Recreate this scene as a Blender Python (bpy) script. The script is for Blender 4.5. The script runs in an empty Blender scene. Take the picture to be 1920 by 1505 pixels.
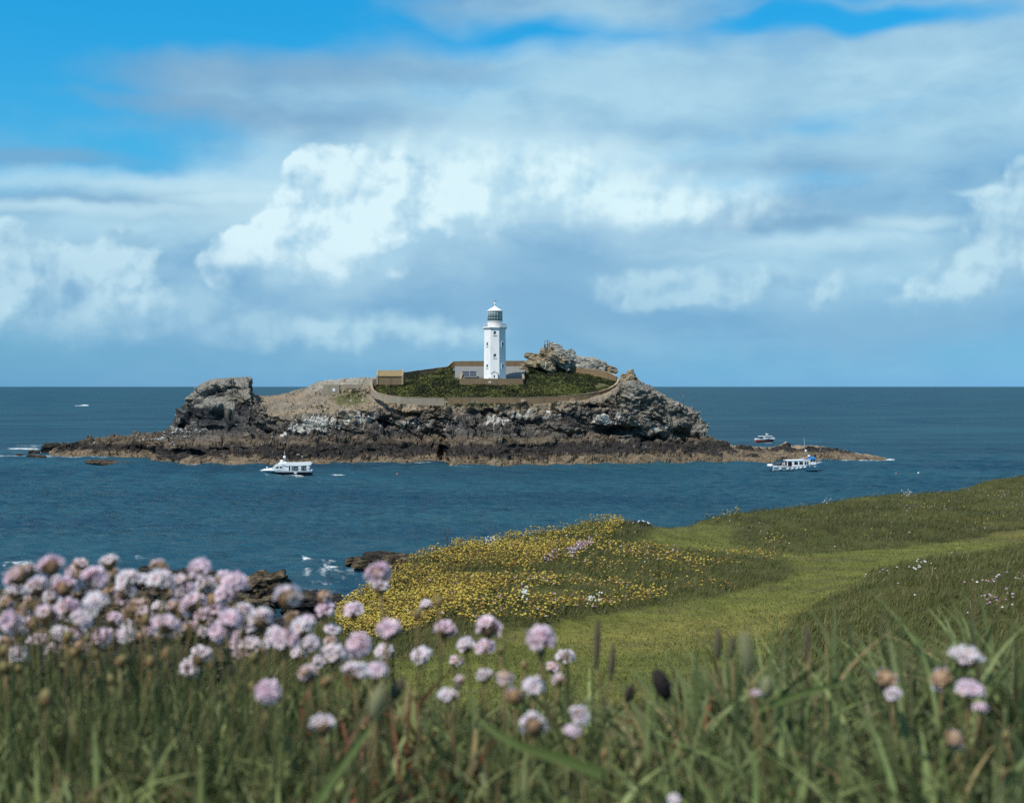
import bpy, bmesh, math, random
import numpy as np
from math import radians, sin, cos, pi, atan, sqrt
random.seed(7)
rng = np.random.default_rng(7)
SC = bpy.context.scene
COL = SC.collection
F, CX, HY, H = 2542.0, 960.0, 724.0, 23.0      # focal length and horizon in photo pixels, eye height in metres

# ------------------------------------------------------------------ camera
cam = bpy.data.objects.new('camera', bpy.data.cameras.new('camera'))
COL.objects.link(cam)
SC.camera = cam
cam.location = (0, 0, H)
cam.rotation_euler = (pi / 2, 0, 0)
cd = cam.data
cd.sensor_width = 36.0
cd.lens = F * 36 / 1920
cd.shift_y = -(752.5 - HY) / 1920
cd.clip_start = 0.05
cd.clip_end = 120000
cd.dof.use_dof = True
cd.dof.focus_distance = 300
cd.dof.aperture_fstop = 8.6

SC.view_settings.view_transform = 'Standard'
SC.view_settings.look = 'None'
SC.view_settings.gamma = 1
SC.view_settings.exposure = 0.0
SC.view_settings.use_curve_mapping = False
SC.render.engine = 'CYCLES'
SC.cycles.use_denoising = False
SC.cycles.max_bounces = 6
SC.cycles.sample_clamp_direct = 1.7
SC.cycles.sample_clamp_indirect = 3.0
SC.cycles.transparent_max_bounces = 8
SC.cycles.caustics_reflective = False
SC.cycles.caustics_refractive = False

# ------------------------------------------------------------------ node helpers
class S:
    """a socket with arithmetic"""
    def __init__(self, nb, s): self.nb, self.s = nb, s
    def __add__(self, o): return self.nb.m('ADD', self, o)
    def __radd__(self, o): return self.nb.m('ADD', o, self)
    def __sub__(self, o): return self.nb.m('SUBTRACT', self, o)
    def __rsub__(self, o): return self.nb.m('SUBTRACT', o, self)
    def __mul__(self, o): return self.nb.m('MULTIPLY', self, o)
    def __rmul__(self, o): return self.nb.m('MULTIPLY', o, self)
    def __truediv__(self, o): return self.nb.m('DIVIDE', self, o)
    def max(self, o): return self.nb.m('MAXIMUM', self, o)
    def min(self, o): return self.nb.m('MINIMUM', self, o)
    def clamp(self):
        r = self.nb.m('ADD', self, 0.0); r.s.node.use_clamp = True; return r
    def smooth(self, a, b):
        n = self.nb.n('ShaderNodeMapRange'); n.interpolation_type = 'SMOOTHSTEP'
        self.nb.put(n.inputs[0], self)
        n.inputs[1].default_value, n.inputs[2].default_value = a, b
        return S(self.nb, n.outputs[0])
class NB:
    def __init__(self, nt): self.nt = nt
    def n(self, t): return self.nt.nodes.new(t)
    def put(self, sock, v):
        if isinstance(v, S): self.nt.links.new(v.s, sock)
        elif isinstance(v, (tuple, list)):
            sock.default_value = tuple(v) + (1,) if (sock.type == 'RGBA' and len(v) == 3) else tuple(v)
        else: sock.default_value = v
    def m(self, op, *a):
        n = self.n('ShaderNodeMath'); n.operation = op
        for i, v in enumerate(a): self.put(n.inputs[i], v)
        return S(self, n.outputs[0])
    def vm(self, op, *a):
        n = self.n('ShaderNodeVectorMath'); n.operation = op
        for i, v in enumerate(a):
            if op == 'SCALE' and i == 1: self.put(n.inputs[3], v)
            else: self.put(n.inputs[i], v)
        return S(self, n.outputs[1] if op in ('LENGTH', 'DOT_PRODUCT') else n.outputs[0])
    def xyz(self, x, y, z):
        n = self.n('ShaderNodeCombineXYZ')
        for i, v in enumerate((x, y, z)): self.put(n.inputs[i], v)
        return S(self, n.outputs[0])
    def sep(self, v):
        n = self.n('ShaderNodeSeparateXYZ'); self.put(n.inputs[0], v)
        return [S(self, o) for o in n.outputs]
    dims = '3D'
    def noise(self, vec, scale=1.0, detail=4, rough=0.5, color=False, dist=0.0):
        n = self.n('ShaderNodeTexNoise'); n.noise_dimensions = self.dims
        self.put(n.inputs['Vector'], vec)
        n.inputs['Scale'].default_value = scale; n.inputs['Detail'].default_value = detail
        n.inputs['Roughness'].default_value = rough; n.inputs['Distortion'].default_value = dist
        return S(self, n.outputs[1 if color else 0])
    def voro(self, vec, scale=1.0, feature='F1', out=0):
        n = self.n('ShaderNodeTexVoronoi'); n.feature = feature
        self.put(n.inputs['Vector'], vec); n.inputs['Scale'].default_value = scale
        return S(self, n.outputs[out])
    def mix(self, f, a, b, mode='MIX'):
        n = self.n('ShaderNodeMix'); n.data_type = 'RGBA'; n.blend_type = mode
        self.put(n.inputs[0], f); self.put(n.inputs[6], a); self.put(n.inputs[7], b)
        return S(self, n.outputs[2])
    def ramp(self, f, stops):
        n = self.n('ShaderNodeValToRGB'); cr = n.color_ramp
        while len(cr.elements) < len(stops): cr.elements.new(0.5)
        for e, (p, c) in zip(cr.elements, stops):
            e.position = p; e.color = tuple(c) + (1,)
        self.put(n.inputs[0], f)
        return S(self, n.outputs[0])
    def coord(self, which='Object'):
        return S(self, self.n('ShaderNodeTexCoord').outputs[which])
    def geo(self, which='Position'):
        return S(self, self.n('ShaderNodeNewGeometry').outputs[which])
    def attr(self, name, out='Color'):
        n = self.n('ShaderNodeAttribute'); n.attribute_name = name
        return S(self, n.outputs[out])
    def objrand(self):
        return S(self, self.n('ShaderNodeObjectInfo').outputs['Random'])
    def bump(self, h, dist, strength=1.0, normal=None):
        n = self.n('ShaderNodeBump'); self.put(n.inputs['Height'], h)
        n.inputs['Distance'].default_value = dist; n.inputs['Strength'].default_value = strength
        if normal is not None: self.put(n.inputs['Normal'], normal)
        return S(self, n.outputs[0])

def mat(name, fn=None, color=(.5, .5, .5), rough=0.7, spec=0.3, metal=0.0, wear=0.0, wscale=3.0, translucent=0.0):
    m = bpy.data.materials.new(name); m.use_nodes = True
    nt = m.node_tree; nb = NB(nt)
    bs = nt.nodes['Principled BSDF']
    bs.inputs['Roughness'].default_value = rough
    bs.inputs['Specular IOR Level'].default_value = spec
    bs.inputs['Metallic'].default_value = metal
    col = None
    if fn: col = fn(nb, bs)
    elif wear > 0:
        n1 = nb.noise(nb.coord(), wscale, 6, 0.6)
        col = nb.mix(n1.smooth(.35, .7), tuple(c * (1 - wear) for c in color), color)
    else:
        n1 = nb.noise(nb.coord(), 2.0, 3, .5)
        col = nb.mix(n1, tuple(c * .9 for c in color), color)
    if col is not None: nb.put(bs.inputs['Base Color'], col)
    elif fn: return m
    if translucent > 0:
        tr = nb.n('ShaderNodeBsdfTranslucent'); mx = nb.n('ShaderNodeMixShader')
        nb.put(tr.inputs[0], col if col is not None else color)
        mx.inputs[0].default_value = translucent
        nt.links.new(bs.outputs[0], mx.inputs[1]); nt.links.new(tr.outputs[0], mx.inputs[2])
        nt.links.new(mx.outputs[0], nt.nodes['Material Output'].inputs[0])
    return m

# ------------------------------------------------------------------ sun
SUN_AZ, SUN_EL = radians(46), radians(52)      # sun behind the left shoulder
sl = bpy.data.lights.new('sun', 'SUN'); sl.energy = 4.6; sl.angle = radians(0.53); sl.color = (1.0, .955, .88)
so = bpy.data.objects.new('sun', sl); COL.objects.link(so)
so.rotation_euler = (pi / 2 - SUN_EL, 0, -SUN_AZ)
so.location = (-60, -60, 120)

# ------------------------------------------------------------------ sky with clouds
def build_world():
    w = bpy.data.worlds.new('World'); SC.world = w; w.use_nodes = True
    nb = NB(w.node_tree); nb.dims = '2D'; bg = w.node_tree.nodes['Background']
    K = 0.1
    bg.inputs[1].default_value = K
    sky = nb.n('ShaderNodeTexSky'); sky.sky_type = 'NISHITA'; sky.sun_disc = False
    sky.sun_elevation = SUN_EL; sky.sun_rotation = pi + SUN_AZ
    sky.air_density = 1.0; sky.dust_density = 0.3; sky.ozone_density = 3.0
    d = nb.coord('Generated')
    x, y, z = nb.sep(d)
    a = nb.m('ARCTAN2', x, y) * 10.0
    e = nb.m('ARCSINE', z) * 10.0
    P = nb.xyz(a, e, 0.0)
    def ae(px, py):
        u = (px - CX) / F; v = (HY - py) / F
        return atan(u) * 10, atan(v / sqrt(1 + u * u)) * 10
    # clear air: grade the physical sky towards the deep azure of the photograph
    tint = nb.ramp((e / 6.0).clamp(), [(0.0, (.26, .70, 1.50)), (.03, (.26, .66, 1.25)), (.08, (.28, .66, 1.06)), (.28, (.27, 1.13, 1.38)), (.40, (.15, 1.22, 1.55)), (.47, (.11, 1.26, 1.62)), (.75, (.5, 1.03, 1.2)), (1.0, (.9, 1.0, 1.0))])  # upper stops, above the view, turn neutral to take blue out of the shade
    base = nb.mix(1.0, S(nb, sky.outputs[0]), tint, 'MULTIPLY')
    ctr = lambda s, k: nb.vm('SCALE', nb.vm('SUBTRACT', s, (.5, .5, .5)), k)
    wv = ctr(nb.noise(P, .9, 2, .5, True), .34)
    wf = ctr(nb.noise(P, 3.6, 3, .5, True), .17)
    Q = nb.vm('ADD', P, wv)
    QF = nb.vm('ADD', P, wf)
    QM = nb.vm('ADD', nb.vm('ADD', P, nb.vm('SCALE', wv, .5)), nb.vm('SCALE', wf, .5))
    def blobs(v, lst):
        r = None
        for (px, py, rx, ry) in lst:
            a0, e0 = ae(px, py)
            s = 10 / F
            q = nb.vm('MULTIPLY', nb.vm('SUBTRACT', v, (a0, e0, 0)), (1 / (rx * s), 1 / (ry * s), 0))
            m = 1.0 - nb.vm('LENGTH', q)
            r = m if r is None else r.max(m)
        return r
    flat = nb.noise(nb.vm('MULTIPLY', QM, (.55, 1.7, 1)), 1.0, 5, .5)
    flat2 = nb.noise(nb.vm('MULTIPLY', QM, (.7, 2.0, 1)), 1.3, 5, .52)
    soft = nb.noise(nb.vm('MULTIPLY', QM, (.8, 1.3, 1)), 1.6, 6, .55)
    # --- veil of grey-blue layer cloud; unseen cover added outside the view, whitened overhead to neutralise blue shade
    veil = blobs(Q, [(1120, 10, 420, 90), (1300, 200, 1050, 200), (1700, 120, 500, 170), (560, 170, 340, 100), (760, 250, 430, 120), (1000, 500, 1700, 330), (1650, 300, 800, 260), (150, 440, 700, 130)])
    above = e.smooth(2.7, 4.2).max(nb.m('ABSOLUTE', a).smooth(4.0, 6.5)) * (nb.noise(nb.vm('MULTIPLY', P, (.5, .8, 1)), .35, 4, .55) - .30) * 5.0
    hole = blobs(Q, [(1610, 32, 300, 28)])
    hole2 = blobs(Q, [(960, 58, 300, 60), (1540, 240, 260, 60), (1540, 335, 330, 80)])
    va = (veil.max(-1.0) + (flat - .5) * 1.0 + above - hole.max(0.0) * .75 - hole2.max(0.0) * .42).smooth(-.05, .62)
    va = va * (1.0 - (1.0 - e.smooth(.0, .8)) * .6)
    zone = blobs(Q, [(1180, 150, 640, 130), (1780, 140, 420, 170), (1000, 310, 520, 110), (330, 400, 520, 70), (1500, 500, 560, 70)]).smooth(-.35, .75)
    vcol = nb.mix((flat2.smooth(.34, .68) * .38 + soft.smooth(.34, .68) * .22 + zone * .62 - .1 + e.smooth(2.9, 5.5) * .6).clamp(), (1.95, 4.1, 6.35), (4.4, 6.85, 8.2))  # unseen overhead cloud whitened as neutral fill light
    col = nb.mix(va * .92, base, vcol)
    # --- dark and light streaks
    st = blobs(QM, [(60, 296, 200, 18), (330, 380, 360, 34), (1330, 405, 300, 26), (1500, 428, 280, 18), (560, 225, 300, 34), (1380, 320, 300, 26), (330, 190, 180, 26), (330, 135, 190, 40), (700, 130, 260, 36)])
    col = nb.mix((st + (soft - .5) * .8).smooth(-.35, .8) * .6, col, (2.05, 3.95, 5.95))
    ls = blobs(QM, [(220, 345, 420, 26), (450, 374, 170, 18), (1480, 462, 330, 26), (1300, 476, 180, 14), (1720, 428, 110, 18), (120, 388, 280, 15), (1850, 365, 60, 9)])
    col = nb.mix((ls + (flat2 - .5) * 1.1 + (soft - .5) * .7).smooth(-.3, 1.0) * .8, col, (5.2, 7.6, 8.8))
    # --- cumulus: rounded lobes, crisp sunlit tops, bases that melt into grey
    def voro(v, sc, sm=.35):
        n = nb.n('ShaderNodeTexVoronoi'); n.voronoi_dimensions = '2D'; n.feature = 'SMOOTH_F1'; n.normalize = True
        nb.put(n.inputs['Vector'], v); n.inputs['Scale'].default_value = sc; n.inputs['Detail'].default_value = 3.0; n.inputs['Roughness'].default_value = .5; n.inputs['Smoothness'].default_value = sm
        return S(nb, n.outputs[0])
    PW = nb.vm('ADD', P, nb.vm('SCALE', wf, .7)); PU = nb.vm('ADD', PW, (-.035, .06, 0))
    n0, n1 = nb.noise(P, 2.6, 7, .52), nb.noise(nb.vm('ADD', P, (-.05, .08, 0)), 2.6, 5, .52)
    pf0, pf1 = 1.0 - voro(PW, 3.0) * 1.15, 1.0 - voro(PU, 3.0) * 1.15
    big, big2 = nb.noise(P, 1.3, 3, .5), nb.noise(nb.vm('ADD', P, (-.14, .24, 0)), 1.3, 3, .5)
    fb = n0 * .5 + pf0 * .5
    shade = (n0 - n1) * 2.4 + (pf0 - pf1) * 1.7 + (big - big2) * 1.4
    en = e + (n0 - .5) * .45 + (big - .5) * .35
    def cumulus(col, lst, lo, hi, wh, gr, amt, k=1.0, base=None, br0=.5):
        m = blobs(QF, lst)
        dn = m + (fb - .5) * k
        dm = dn.smooth(lo, hi)
        lit = (shade + dn * .35 + br0)
        if base is not None:
            eb, et = ae(960, base[0])[1], ae(960, base[1])[1]
            f_ = en.smooth(eb, et); dm = dm * f_; lit = lit - (1.0 - f_) * .5
        return nb.mix(dm * amt, col, nb.mix(lit.clamp(), gr, wh))
    grey, white = (2.9, 5.2, 7.1), (7.0, 9.1, 9.8)
    under = blobs(Q, [(820, 510, 340, 95), (1000, 570, 440, 110), (430, 600, 440, 60), (1700, 610, 350, 60), (1100, 480, 320, 45)])
    col = nb.mix((under + (soft - .5) * .9).smooth(-.3, .85) * .6, col, (2.35, 4.6, 6.7))
    glow = blobs(Q, [(980, 310, 520, 110), (640, 400, 360, 190), (1150, 380, 420, 90)])
    col = nb.mix((glow + (soft - .5) * .7).smooth(-.1, 1.0) * .9, col, (5.9, 8.2, 9.2))
    col = cumulus(col, [(720, 628, 210, 46), (600, 612, 90, 34), (830, 632, 120, 34)], -.1, .8, (4.9, 7.4, 8.6), (3.3, 5.7, 7.5), .75, .8, (685, 605))
    col = cumulus(col, [(340, 575, 170, 64), (480, 610, 150, 44), (250, 590, 140, 56), (120, 610, 150, 50)], -.1, .8, (4.5, 6.9, 8.3), (3.0, 5.4, 7.3), .55, .9)
    col = cumulus(col, [(1430, 548, 115, 36), (1300, 538, 130, 38), (1540, 548, 90, 42), (1200, 545, 90, 40), (1660, 565, 90, 46)], -.05, .55, (4.9, 7.3, 8.5), (2.6, 4.9, 7.0), .7, 1.3, (600, 525))
    col = cumulus(col, [(880, 365, 180, 80), (1000, 335, 170, 85), (1085, 375, 240, 72), (1250, 388, 230, 52), (820, 330, 150, 76)], -.30, .85, (7.1, 9.2, 9.8), (4.3, 6.8, 8.3), .92, .9, (470, 370), .5)
    col = cumulus(col, [(50, 490, 105, 66), (10, 530, 90, 64), (150, 505, 80, 52), (235, 472, 66, 44), (200, 545, 120, 70), (100, 575, 150, 60)], -.03, .32, (5.8, 8.1, 9.1), (3.1, 5.4, 7.2), .78, 1.3, (650, 490), .42)
    col = cumulus(col, [(1910, 400, 80, 72), (1860, 480, 90, 66), (1940, 350, 66, 54), (1810, 525, 80, 50), (2010, 450, 130, 130), (1740, 560, 90, 46)], -.03, .32, (5.7, 8.0, 9.0), (3.0, 5.3, 7.1), .75, 1.25, (640, 490), .4)
    col = cumulus(col, [(600, 335, 70, 56), (650, 352, 115, 74), (740, 350, 105, 66), (610, 425, 145, 84), (520, 475, 138, 60), (690, 420, 150, 90), (620, 505, 130, 40), (470, 500, 96, 44)], .0, .19, (7.1, 9.1, 9.8), (3.7, 6.2, 7.9), .95, 1.0, (560, 440), .52)
    nb.put(bg.inputs[0], col)
    w.cycles.sampling_method = 'MANUAL'; w.cycles.sample_map_resolution = 512
build_world()

# ------------------------------------------------------------------ numpy noise
M32 = np.uint64(0xFFFFFFFF)
def hsh(ix, iy, iz, seed):
    h = (ix.astype(np.int64) * 374761393 + iy.astype(np.int64) * 668265263 + iz.astype(np.int64) * 2147483647 + seed * 1274126177)
    h = h.astype(np.uint64) & M32
    h = ((h ^ (h >> np.uint64(15))) * np.uint64(2246822519)) & M32
    h = ((h ^ (h >> np.uint64(13))) * np.uint64(3266489917)) & M32
    h = h ^ (h >> np.uint64(16))
    return h.astype(np.float64) / 4294967295.0
def vnoise(p, seed=0):
    i = np.floor(p).astype(np.int64); f = p - i
    f = f * f * f * (f * (f * 6 - 15) + 10)
    r = 0
    for dx in (0, 1):
        wx = f[:, 0] if dx else 1 - f[:, 0]
        for dy in (0, 1):
            wy = f[:, 1] if dy else 1 - f[:, 1]
            for dz in (0, 1):
                wz = f[:, 2] if dz else 1 - f[:, 2]
                r = r + wx * wy * wz * hsh(i[:, 0] + dx, i[:, 1] + dy, i[:, 2] + dz, seed)
    return r * 2 - 1
def fbm(p, octv=4, seed=0, gain=.5):
    r = 0; a = 1.0; t = 0
    for o in range(octv):
        r = r + a * vnoise(p * 2 ** o + 17.3 * o, seed + o); t += a; a *= gain
    return r / t
def cells(p, seed=0):
    """facetted rock: every cell gets a random level and tilt; returns (facet, f1, f2)"""
    i = np.floor(p).astype(np.int64); n = len(p)
    f1 = np.full(n, 9.0); f2 = np.full(n, 9.0); fac = np.zeros(n)
    for dx in (-1, 0, 1):
        for dy in (-1, 0, 1):
            for dz in (-1, 0, 1):
                cx, cy, cz = i[:, 0] + dx, i[:, 1] + dy, i[:, 2] + dz
                c = np.stack([cx + hsh(cx, cy, cz, seed), cy + hsh(cx, cy, cz, seed + 1), cz + hsh(cx, cy, cz, seed + 2)], 1)
                v = p - c; d = np.sqrt((v * v).sum(1))
                t = np.stack([hsh(cx, cy, cz, seed + k) - .5 for k in (3, 4, 5)], 1)
                val = (hsh(cx, cy, cz, seed + 6) - .5) * 1.2 + (v * t).sum(1) * 1.8
                near = d < f1
                f2 = np.where(near, f1, np.minimum(f2, d))
                fac = np.where(near, val, fac); f1 = np.where(near, d, f1)
    return fac, f1, f2
def sstep(a, b, x):
    t = np.clip((x - a) / (b - a), 0, 1); return t * t * (3 - 2 * t)
def lerp(a, b, t): return a + (b - a) * t
def inpoly(px, py, poly):
    r = np.zeros(px.shape, bool); n = len(poly); j = n - 1
    for i in range(n):
        xi, yi = poly[i]; xj, yj = poly[j]
        c = ((yi > py) != (yj > py)) & (px < (xj - xi) * (py - yi) / (yj - yi + 1e-9) + xi)
        r ^= c; j = i
    return r

# ------------------------------------------------------------------ mesh helpers
def np_mesh(name, verts, quads=None, tris=None, cols=None, floats=None, smooth=True):
    me = bpy.data.meshes.new(name)
    verts = np.asarray(verts, np.float32)
    me.vertices.add(len(verts)); me.vertices.foreach_set('co', verts.ravel())
    idx, st, tot = [], [], 0
    for arr, k in ((quads, 4), (tris, 3)):
        if arr is None or not len(arr): continue
        arr = np.asarray(arr, np.int32)
        idx.append(arr.ravel()); st.append(tot + np.arange(len(arr)) * k); tot += arr.size
    idx = np.concatenate(idx); st = np.concatenate(st)
    me.loops.add(len(idx)); me.loops.foreach_set('vertex_index', idx)
    me.polygons.add(len(st)); me.polygons.foreach_set('loop_start', st.astype(np.int32))
    me.update(calc_edges=True)
    me.polygons.foreach_set('use_smooth', np.full(len(st), smooth))
    for k, v in (cols or {}).items():
        at = me.attributes.new(k, 'FLOAT_COLOR', 'POINT')
        v = np.asarray(v, np.float32)
        if v.shape[1] == 3: v = np.concatenate([v, np.ones((len(v), 1), np.float32)], 1)
        at.data.foreach_set('color', v.ravel())
    for k, v in (floats or {}).items():
        at = me.attributes.new(k, 'FLOAT', 'POINT'); at.data.foreach_set('value', np.asarray(v, np.float32))
    return me
def grid_quads(nr, nc):
    r, c = np.meshgrid(np.arange(nr - 1), np.arange(nc - 1), indexing='ij')
    a = (r * nc + c).ravel()
    return np.stack([a, a + 1, a + nc + 1, a + nc], 1)
def link(name, me, m=None, parent=None, loc=None):
    o = bpy.data.objects.new(name, me); COL.objects.link(o)
    if m is not None:
        if not me.materials: me.materials.append(m)
    if parent is not None: o.parent = parent
    if loc is not None: o.location = loc
    return o
def tag(o, label=None, cat=None, group=None, kind=None):
    if label: o['label'] = label
    if cat: o['category'] = cat
    if group: o['group'] = group
    if kind: o['kind'] = kind
    return o
def empty(name, loc=(0, 0, 0), rz=0, label=None, cat=None, group=None):
    o = bpy.data.objects.new(name, None); COL.objects.link(o)
    o.empty_display_size = .2; o.location = loc; o.rotation_euler = (0, 0, rz)
    return tag(o, label, cat, group)
def pt(px, py, D): return ((px - CX) / F * D, D, H - (py - HY) / F * D)
def copy_tree(o, parent=None):
    c = o.copy(); COL.objects.link(c)
    if parent is not None: c.parent = parent
    for ch in list(o.children): copy_tree(ch, c)
    return c

class MB:
    """collects simple solids into one mesh"""
    def __init__(self): self.v, self.f, self.sm = [], [], []
    def add(self, vs, fs, sm=False):
        o = len(self.v); self.v += [tuple(p) for p in vs]
        self.f += [tuple(i + o for i in f) for f in fs]; self.sm += [sm] * len(fs); return self
    def box(self, c, s, rz=0, rx=0):
        vs = []
        for dz in (-.5, .5):
            for (dx, dy) in ((-.5, -.5), (.5, -.5), (.5, .5), (-.5, .5)):
                X, Y, Z = dx * s[0], dy * s[1], dz * s[2]
                Y, Z = Y * cos(rx) - Z * sin(rx), Y * sin(rx) + Z * cos(rx)
                X, Y = X * cos(rz) - Y * sin(rz), X * sin(rz) + Y * cos(rz)
                vs.append((c[0] + X, c[1] + Y, c[2] + Z))
        return self.add(vs, [(3, 2, 1, 0), (4, 5, 6, 7), (0, 1, 5, 4), (1, 2, 6, 5), (2, 3, 7, 6), (3, 0, 4, 7)])
    def prism(self, prof, y0, y1, inset=0):
        """profile in (x, z), extruded along y"""
        n = len(prof)
        cx = sum(p[0] for p in prof) / n; cz = sum(p[1] for p in prof) / n
        vs = [(p[0], y0, p[1]) for p in prof] + [(p[0], y1, p[1]) for p in prof]
        fs = [tuple(range(n)), tuple(range(2 * n - 1, n - 1, -1))]
        fs += [(i, n + i, n + (i + 1) % n, (i + 1) % n) for i in range(n)]
        return self.add(vs, fs)
    def lathe(self, prof, n=16, c=(0, 0, 0), rot=0, sm=False, cap=True):
        vs, fs = [], []
        for (r, z) in prof:
            for k in range(n):
                a = 2 * pi * k / n + rot; vs.append((c[0] + r * cos(a), c[1] + r * sin(a), c[2] + z))
        for i in range(len(prof) - 1):
            for k in range(n):
                fs.append((i * n + k, i * n + (k + 1) % n, (i + 1) * n + (k + 1) % n, (i + 1) * n + k))
        if cap:
            fs.append(tuple(range(n - 1, -1, -1))); fs.append(tuple((len(prof) - 1) * n + k for k in range(n)))
        return self.add(vs, fs, sm)
    def tube(self, pts, r, n=6):
        from mathutils import Vector
        pts = [Vector(p) for p in pts]; vs, fs = [], []
        rr = r if isinstance(r, (list, tuple)) else [r] * len(pts)
        for i, p in enumerate(pts):
            d = (pts[min(i + 1, len(pts) - 1)] - pts[max(i - 1, 0)]).normalized()
            u = d.cross(Vector((0, 0, 1)) if abs(d.z) < .9 else Vector((1, 0, 0))).normalized(); w = d.cross(u)
            for k in range(n):
                a = 2 * pi * k / n; vs.append(p + (u * cos(a) + w * sin(a)) * rr[i])
        for i in range(len(pts) - 1):
            for k in range(n):
                fs.append((i * n + k, i * n + (k + 1) % n, (i + 1) * n + (k + 1) % n, (i + 1) * n + k))
        fs.append(tuple(range(n - 1, -1, -1))); fs.append(tuple((len(pts) - 1) * n + k for k in range(n)))
        return self.add(vs, fs, True)
    def loft(self, secs, cap=True, closed=False, sm=False):
        n = len(secs[0]); vs = [p for s in secs for p in s]; fs = []
        for i in range(len(secs) - 1):
            for k in range(n if closed else n - 1):
                k2 = (k + 1) % n
                fs.append((i * n + k, i * n + k2, (i + 1) * n + k2, (i + 1) * n + k))
        if cap:
            fs.append(tuple(range(n - 1, -1, -1))); fs.append(tuple((len(secs) - 1) * n + k for k in range(n)))
        return self.add(vs, fs, sm)
    def mesh(self, name):
        me = bpy.data.meshes.new(name); me.from_pydata(self.v, [], self.f)
        me.polygons.foreach_set('use_smooth', self.sm)
        bm = bmesh.new(); bm.from_mesh(me); bmesh.ops.recalc_face_normals(bm, faces=bm.faces); bm.to_mesh(me); bm.free()
        return me
    def build(self, name, m, parent=None, loc=None):
        return link(name, self.mesh(name), m, parent, loc)
# ================================================================== STRUCTURE
def tab(t, x):
    xs = [p[0] for p in t]; return np.stack([np.interp(x, xs, [p[k] for p in t]) for k in range(1, len(t[0]))], 0)

# ------------------------------------------------------------------ island (profiles from the waterline up over the top and down the far side)
W_LINE = [(40, 853.5), (104, 855.5), (229, 856), (270, 857), (297, 863), (323, 869), (420, 869.5), (495, 870.5), (560, 869.5), (640, 868), (700, 867), (790, 866.5), (832, 865),
          (843, 872), (930, 873), (1000, 871), (1100, 870), (1200, 868), (1300, 866), (1400, 866), (1500, 865.5), (1580, 863), (1630, 862), (1662, 861.5)]
BAND = [(40, 852.5), (104, 852), (230, 846), (290, 851), (345, 853), (500, 861), (640, 861), (700, 862), (832, 857), (850, 859), (1000, 861), (1100, 859), (1200, 855), (1300, 857), (1420, 853), (1550, 852), (1600, 857), (1662, 860.5)]
SKIRT = [(40, 852), (90, 848), (110, 843), (125, 833), (170, 827), (200, 823), (270, 816), (330, 813), (480, 815), (600, 818), (700, 820), (840, 819), (960, 820), (1060, 818), (1150, 824), (1230, 832), (1270, 832),
         (1310, 823), (1340, 828), (1400, 842), (1450, 841), (1480, 837), (1530, 840), (1570, 846), (1600, 851), (1640, 857), (1662, 860)]
CLIFF = [(40, 851.6), (90, 847), (110, 842), (125, 832), (170, 826), (200, 822), (270, 815), (308, 811), (322, 802), (335, 786), (348, 764), (360, 745), (372, 732), (386, 721), (398, 716), (430, 714), (468, 714), (471, 722), (473, 738),
         (482, 760), (500, 782), (560, 780), (620, 777), (680, 768), (720, 763), (760, 763), (840, 761), (1000, 759), (1100, 757), (1140, 745), (1165, 728), (1185, 722), (1205, 728), (1240, 744), (1275, 768), (1296, 772), (1312, 786),
         (1317, 800), (1320, 826), (1340, 828), (1400, 841.5), (1450, 840.5), (1480, 836.5), (1530, 839), (1570, 845), (1600, 850.5), (1640, 856.6), (1662, 859.6)]
MID = [(40, 851.3), (90, 846.8), (125, 831.7), (200, 821.7), (270, 814.7), (308, 810.5), (322, 801), (348, 762), (360, 743), (372, 730), (386, 719), (398, 714), (430, 712), (468, 712.5), (473, 737), (482, 752), (520, 755), (600, 745), (640, 735), (690, 728), (720, 727), (850, 724), (1000, 723), (1080, 724), (1130, 724), (1165, 718),
       (1190, 712), (1205, 722), (1240, 742), (1275, 764), (1296, 770), (1312, 785), (1317, 799), (1320, 825.5), (1400, 841), (1450, 840), (1480, 836), (1530, 838.5), (1600, 850), (1662, 859.4)]
CREST = [(40, 851), (90, 846.5), (125, 831.4), (200, 821.4), (270, 814.3), (308, 810), (322, 800), (348, 761), (360, 742), (372, 729), (386, 718), (398, 713.5), (430, 712), (468, 712.5), (473, 738), (490, 741), (520, 742), (545, 738), (565, 731), (590, 718), (612, 714), (650, 709), (700, 706), (760, 703), (820, 697), (852, 690), (1000, 690),
         (1045, 696), (1100, 702), (1140, 706), (1160, 711), (1180, 712), (1205, 720), (1240, 741), (1275, 762), (1296, 769), (1312, 784.5), (1317, 798), (1320, 825), (1400, 840.5), (1450, 839.5), (1480, 835.5), (1530, 838), (1600, 849.8), (1662, 859)]
cpx = np.concatenate([np.arange(92, 320, 1.4), np.arange(320, 1326, 1.15), np.arange(1326, 1663, 1.4)])
NCOL = len(cpx)
y0 = tab(W_LINE, cpx)[0]; D0 = H * F / (y0 - HY)
main = sstep(315, 345, cpx) * (1 - sstep(1312, 1322, cpx))          # where there is a tall island behind the skirt
stack = sstep(318, 335, cpx) * (1 - sstep(470, 485, cpx))
wid = np.minimum(1, np.minimum((cpx - 85) / 60, (1662 - cpx) / 110))
D_band = D0 + 4.5 * wid
D_skirt = D0 + (17 + 3 * main) * np.clip(wid, .15, 1)
D_cliff = np.where(main > 0, np.maximum(D_skirt + 9, lerp(D_skirt + 4, 430 + 14 * stack + 8 * sstep(1150, 1290, cpx), main)), D_skirt + 4)
D_mid = D_cliff + lerp(4, 17, main) * np.clip(wid, .2, 1)
D_crest = np.maximum(D_mid + 4, lerp(D_skirt + 13 * np.clip(wid, .2, 1), 480 - 12 * stack - 10 * sstep(1150, 1290, cpx), main))
ctrl = []
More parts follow.
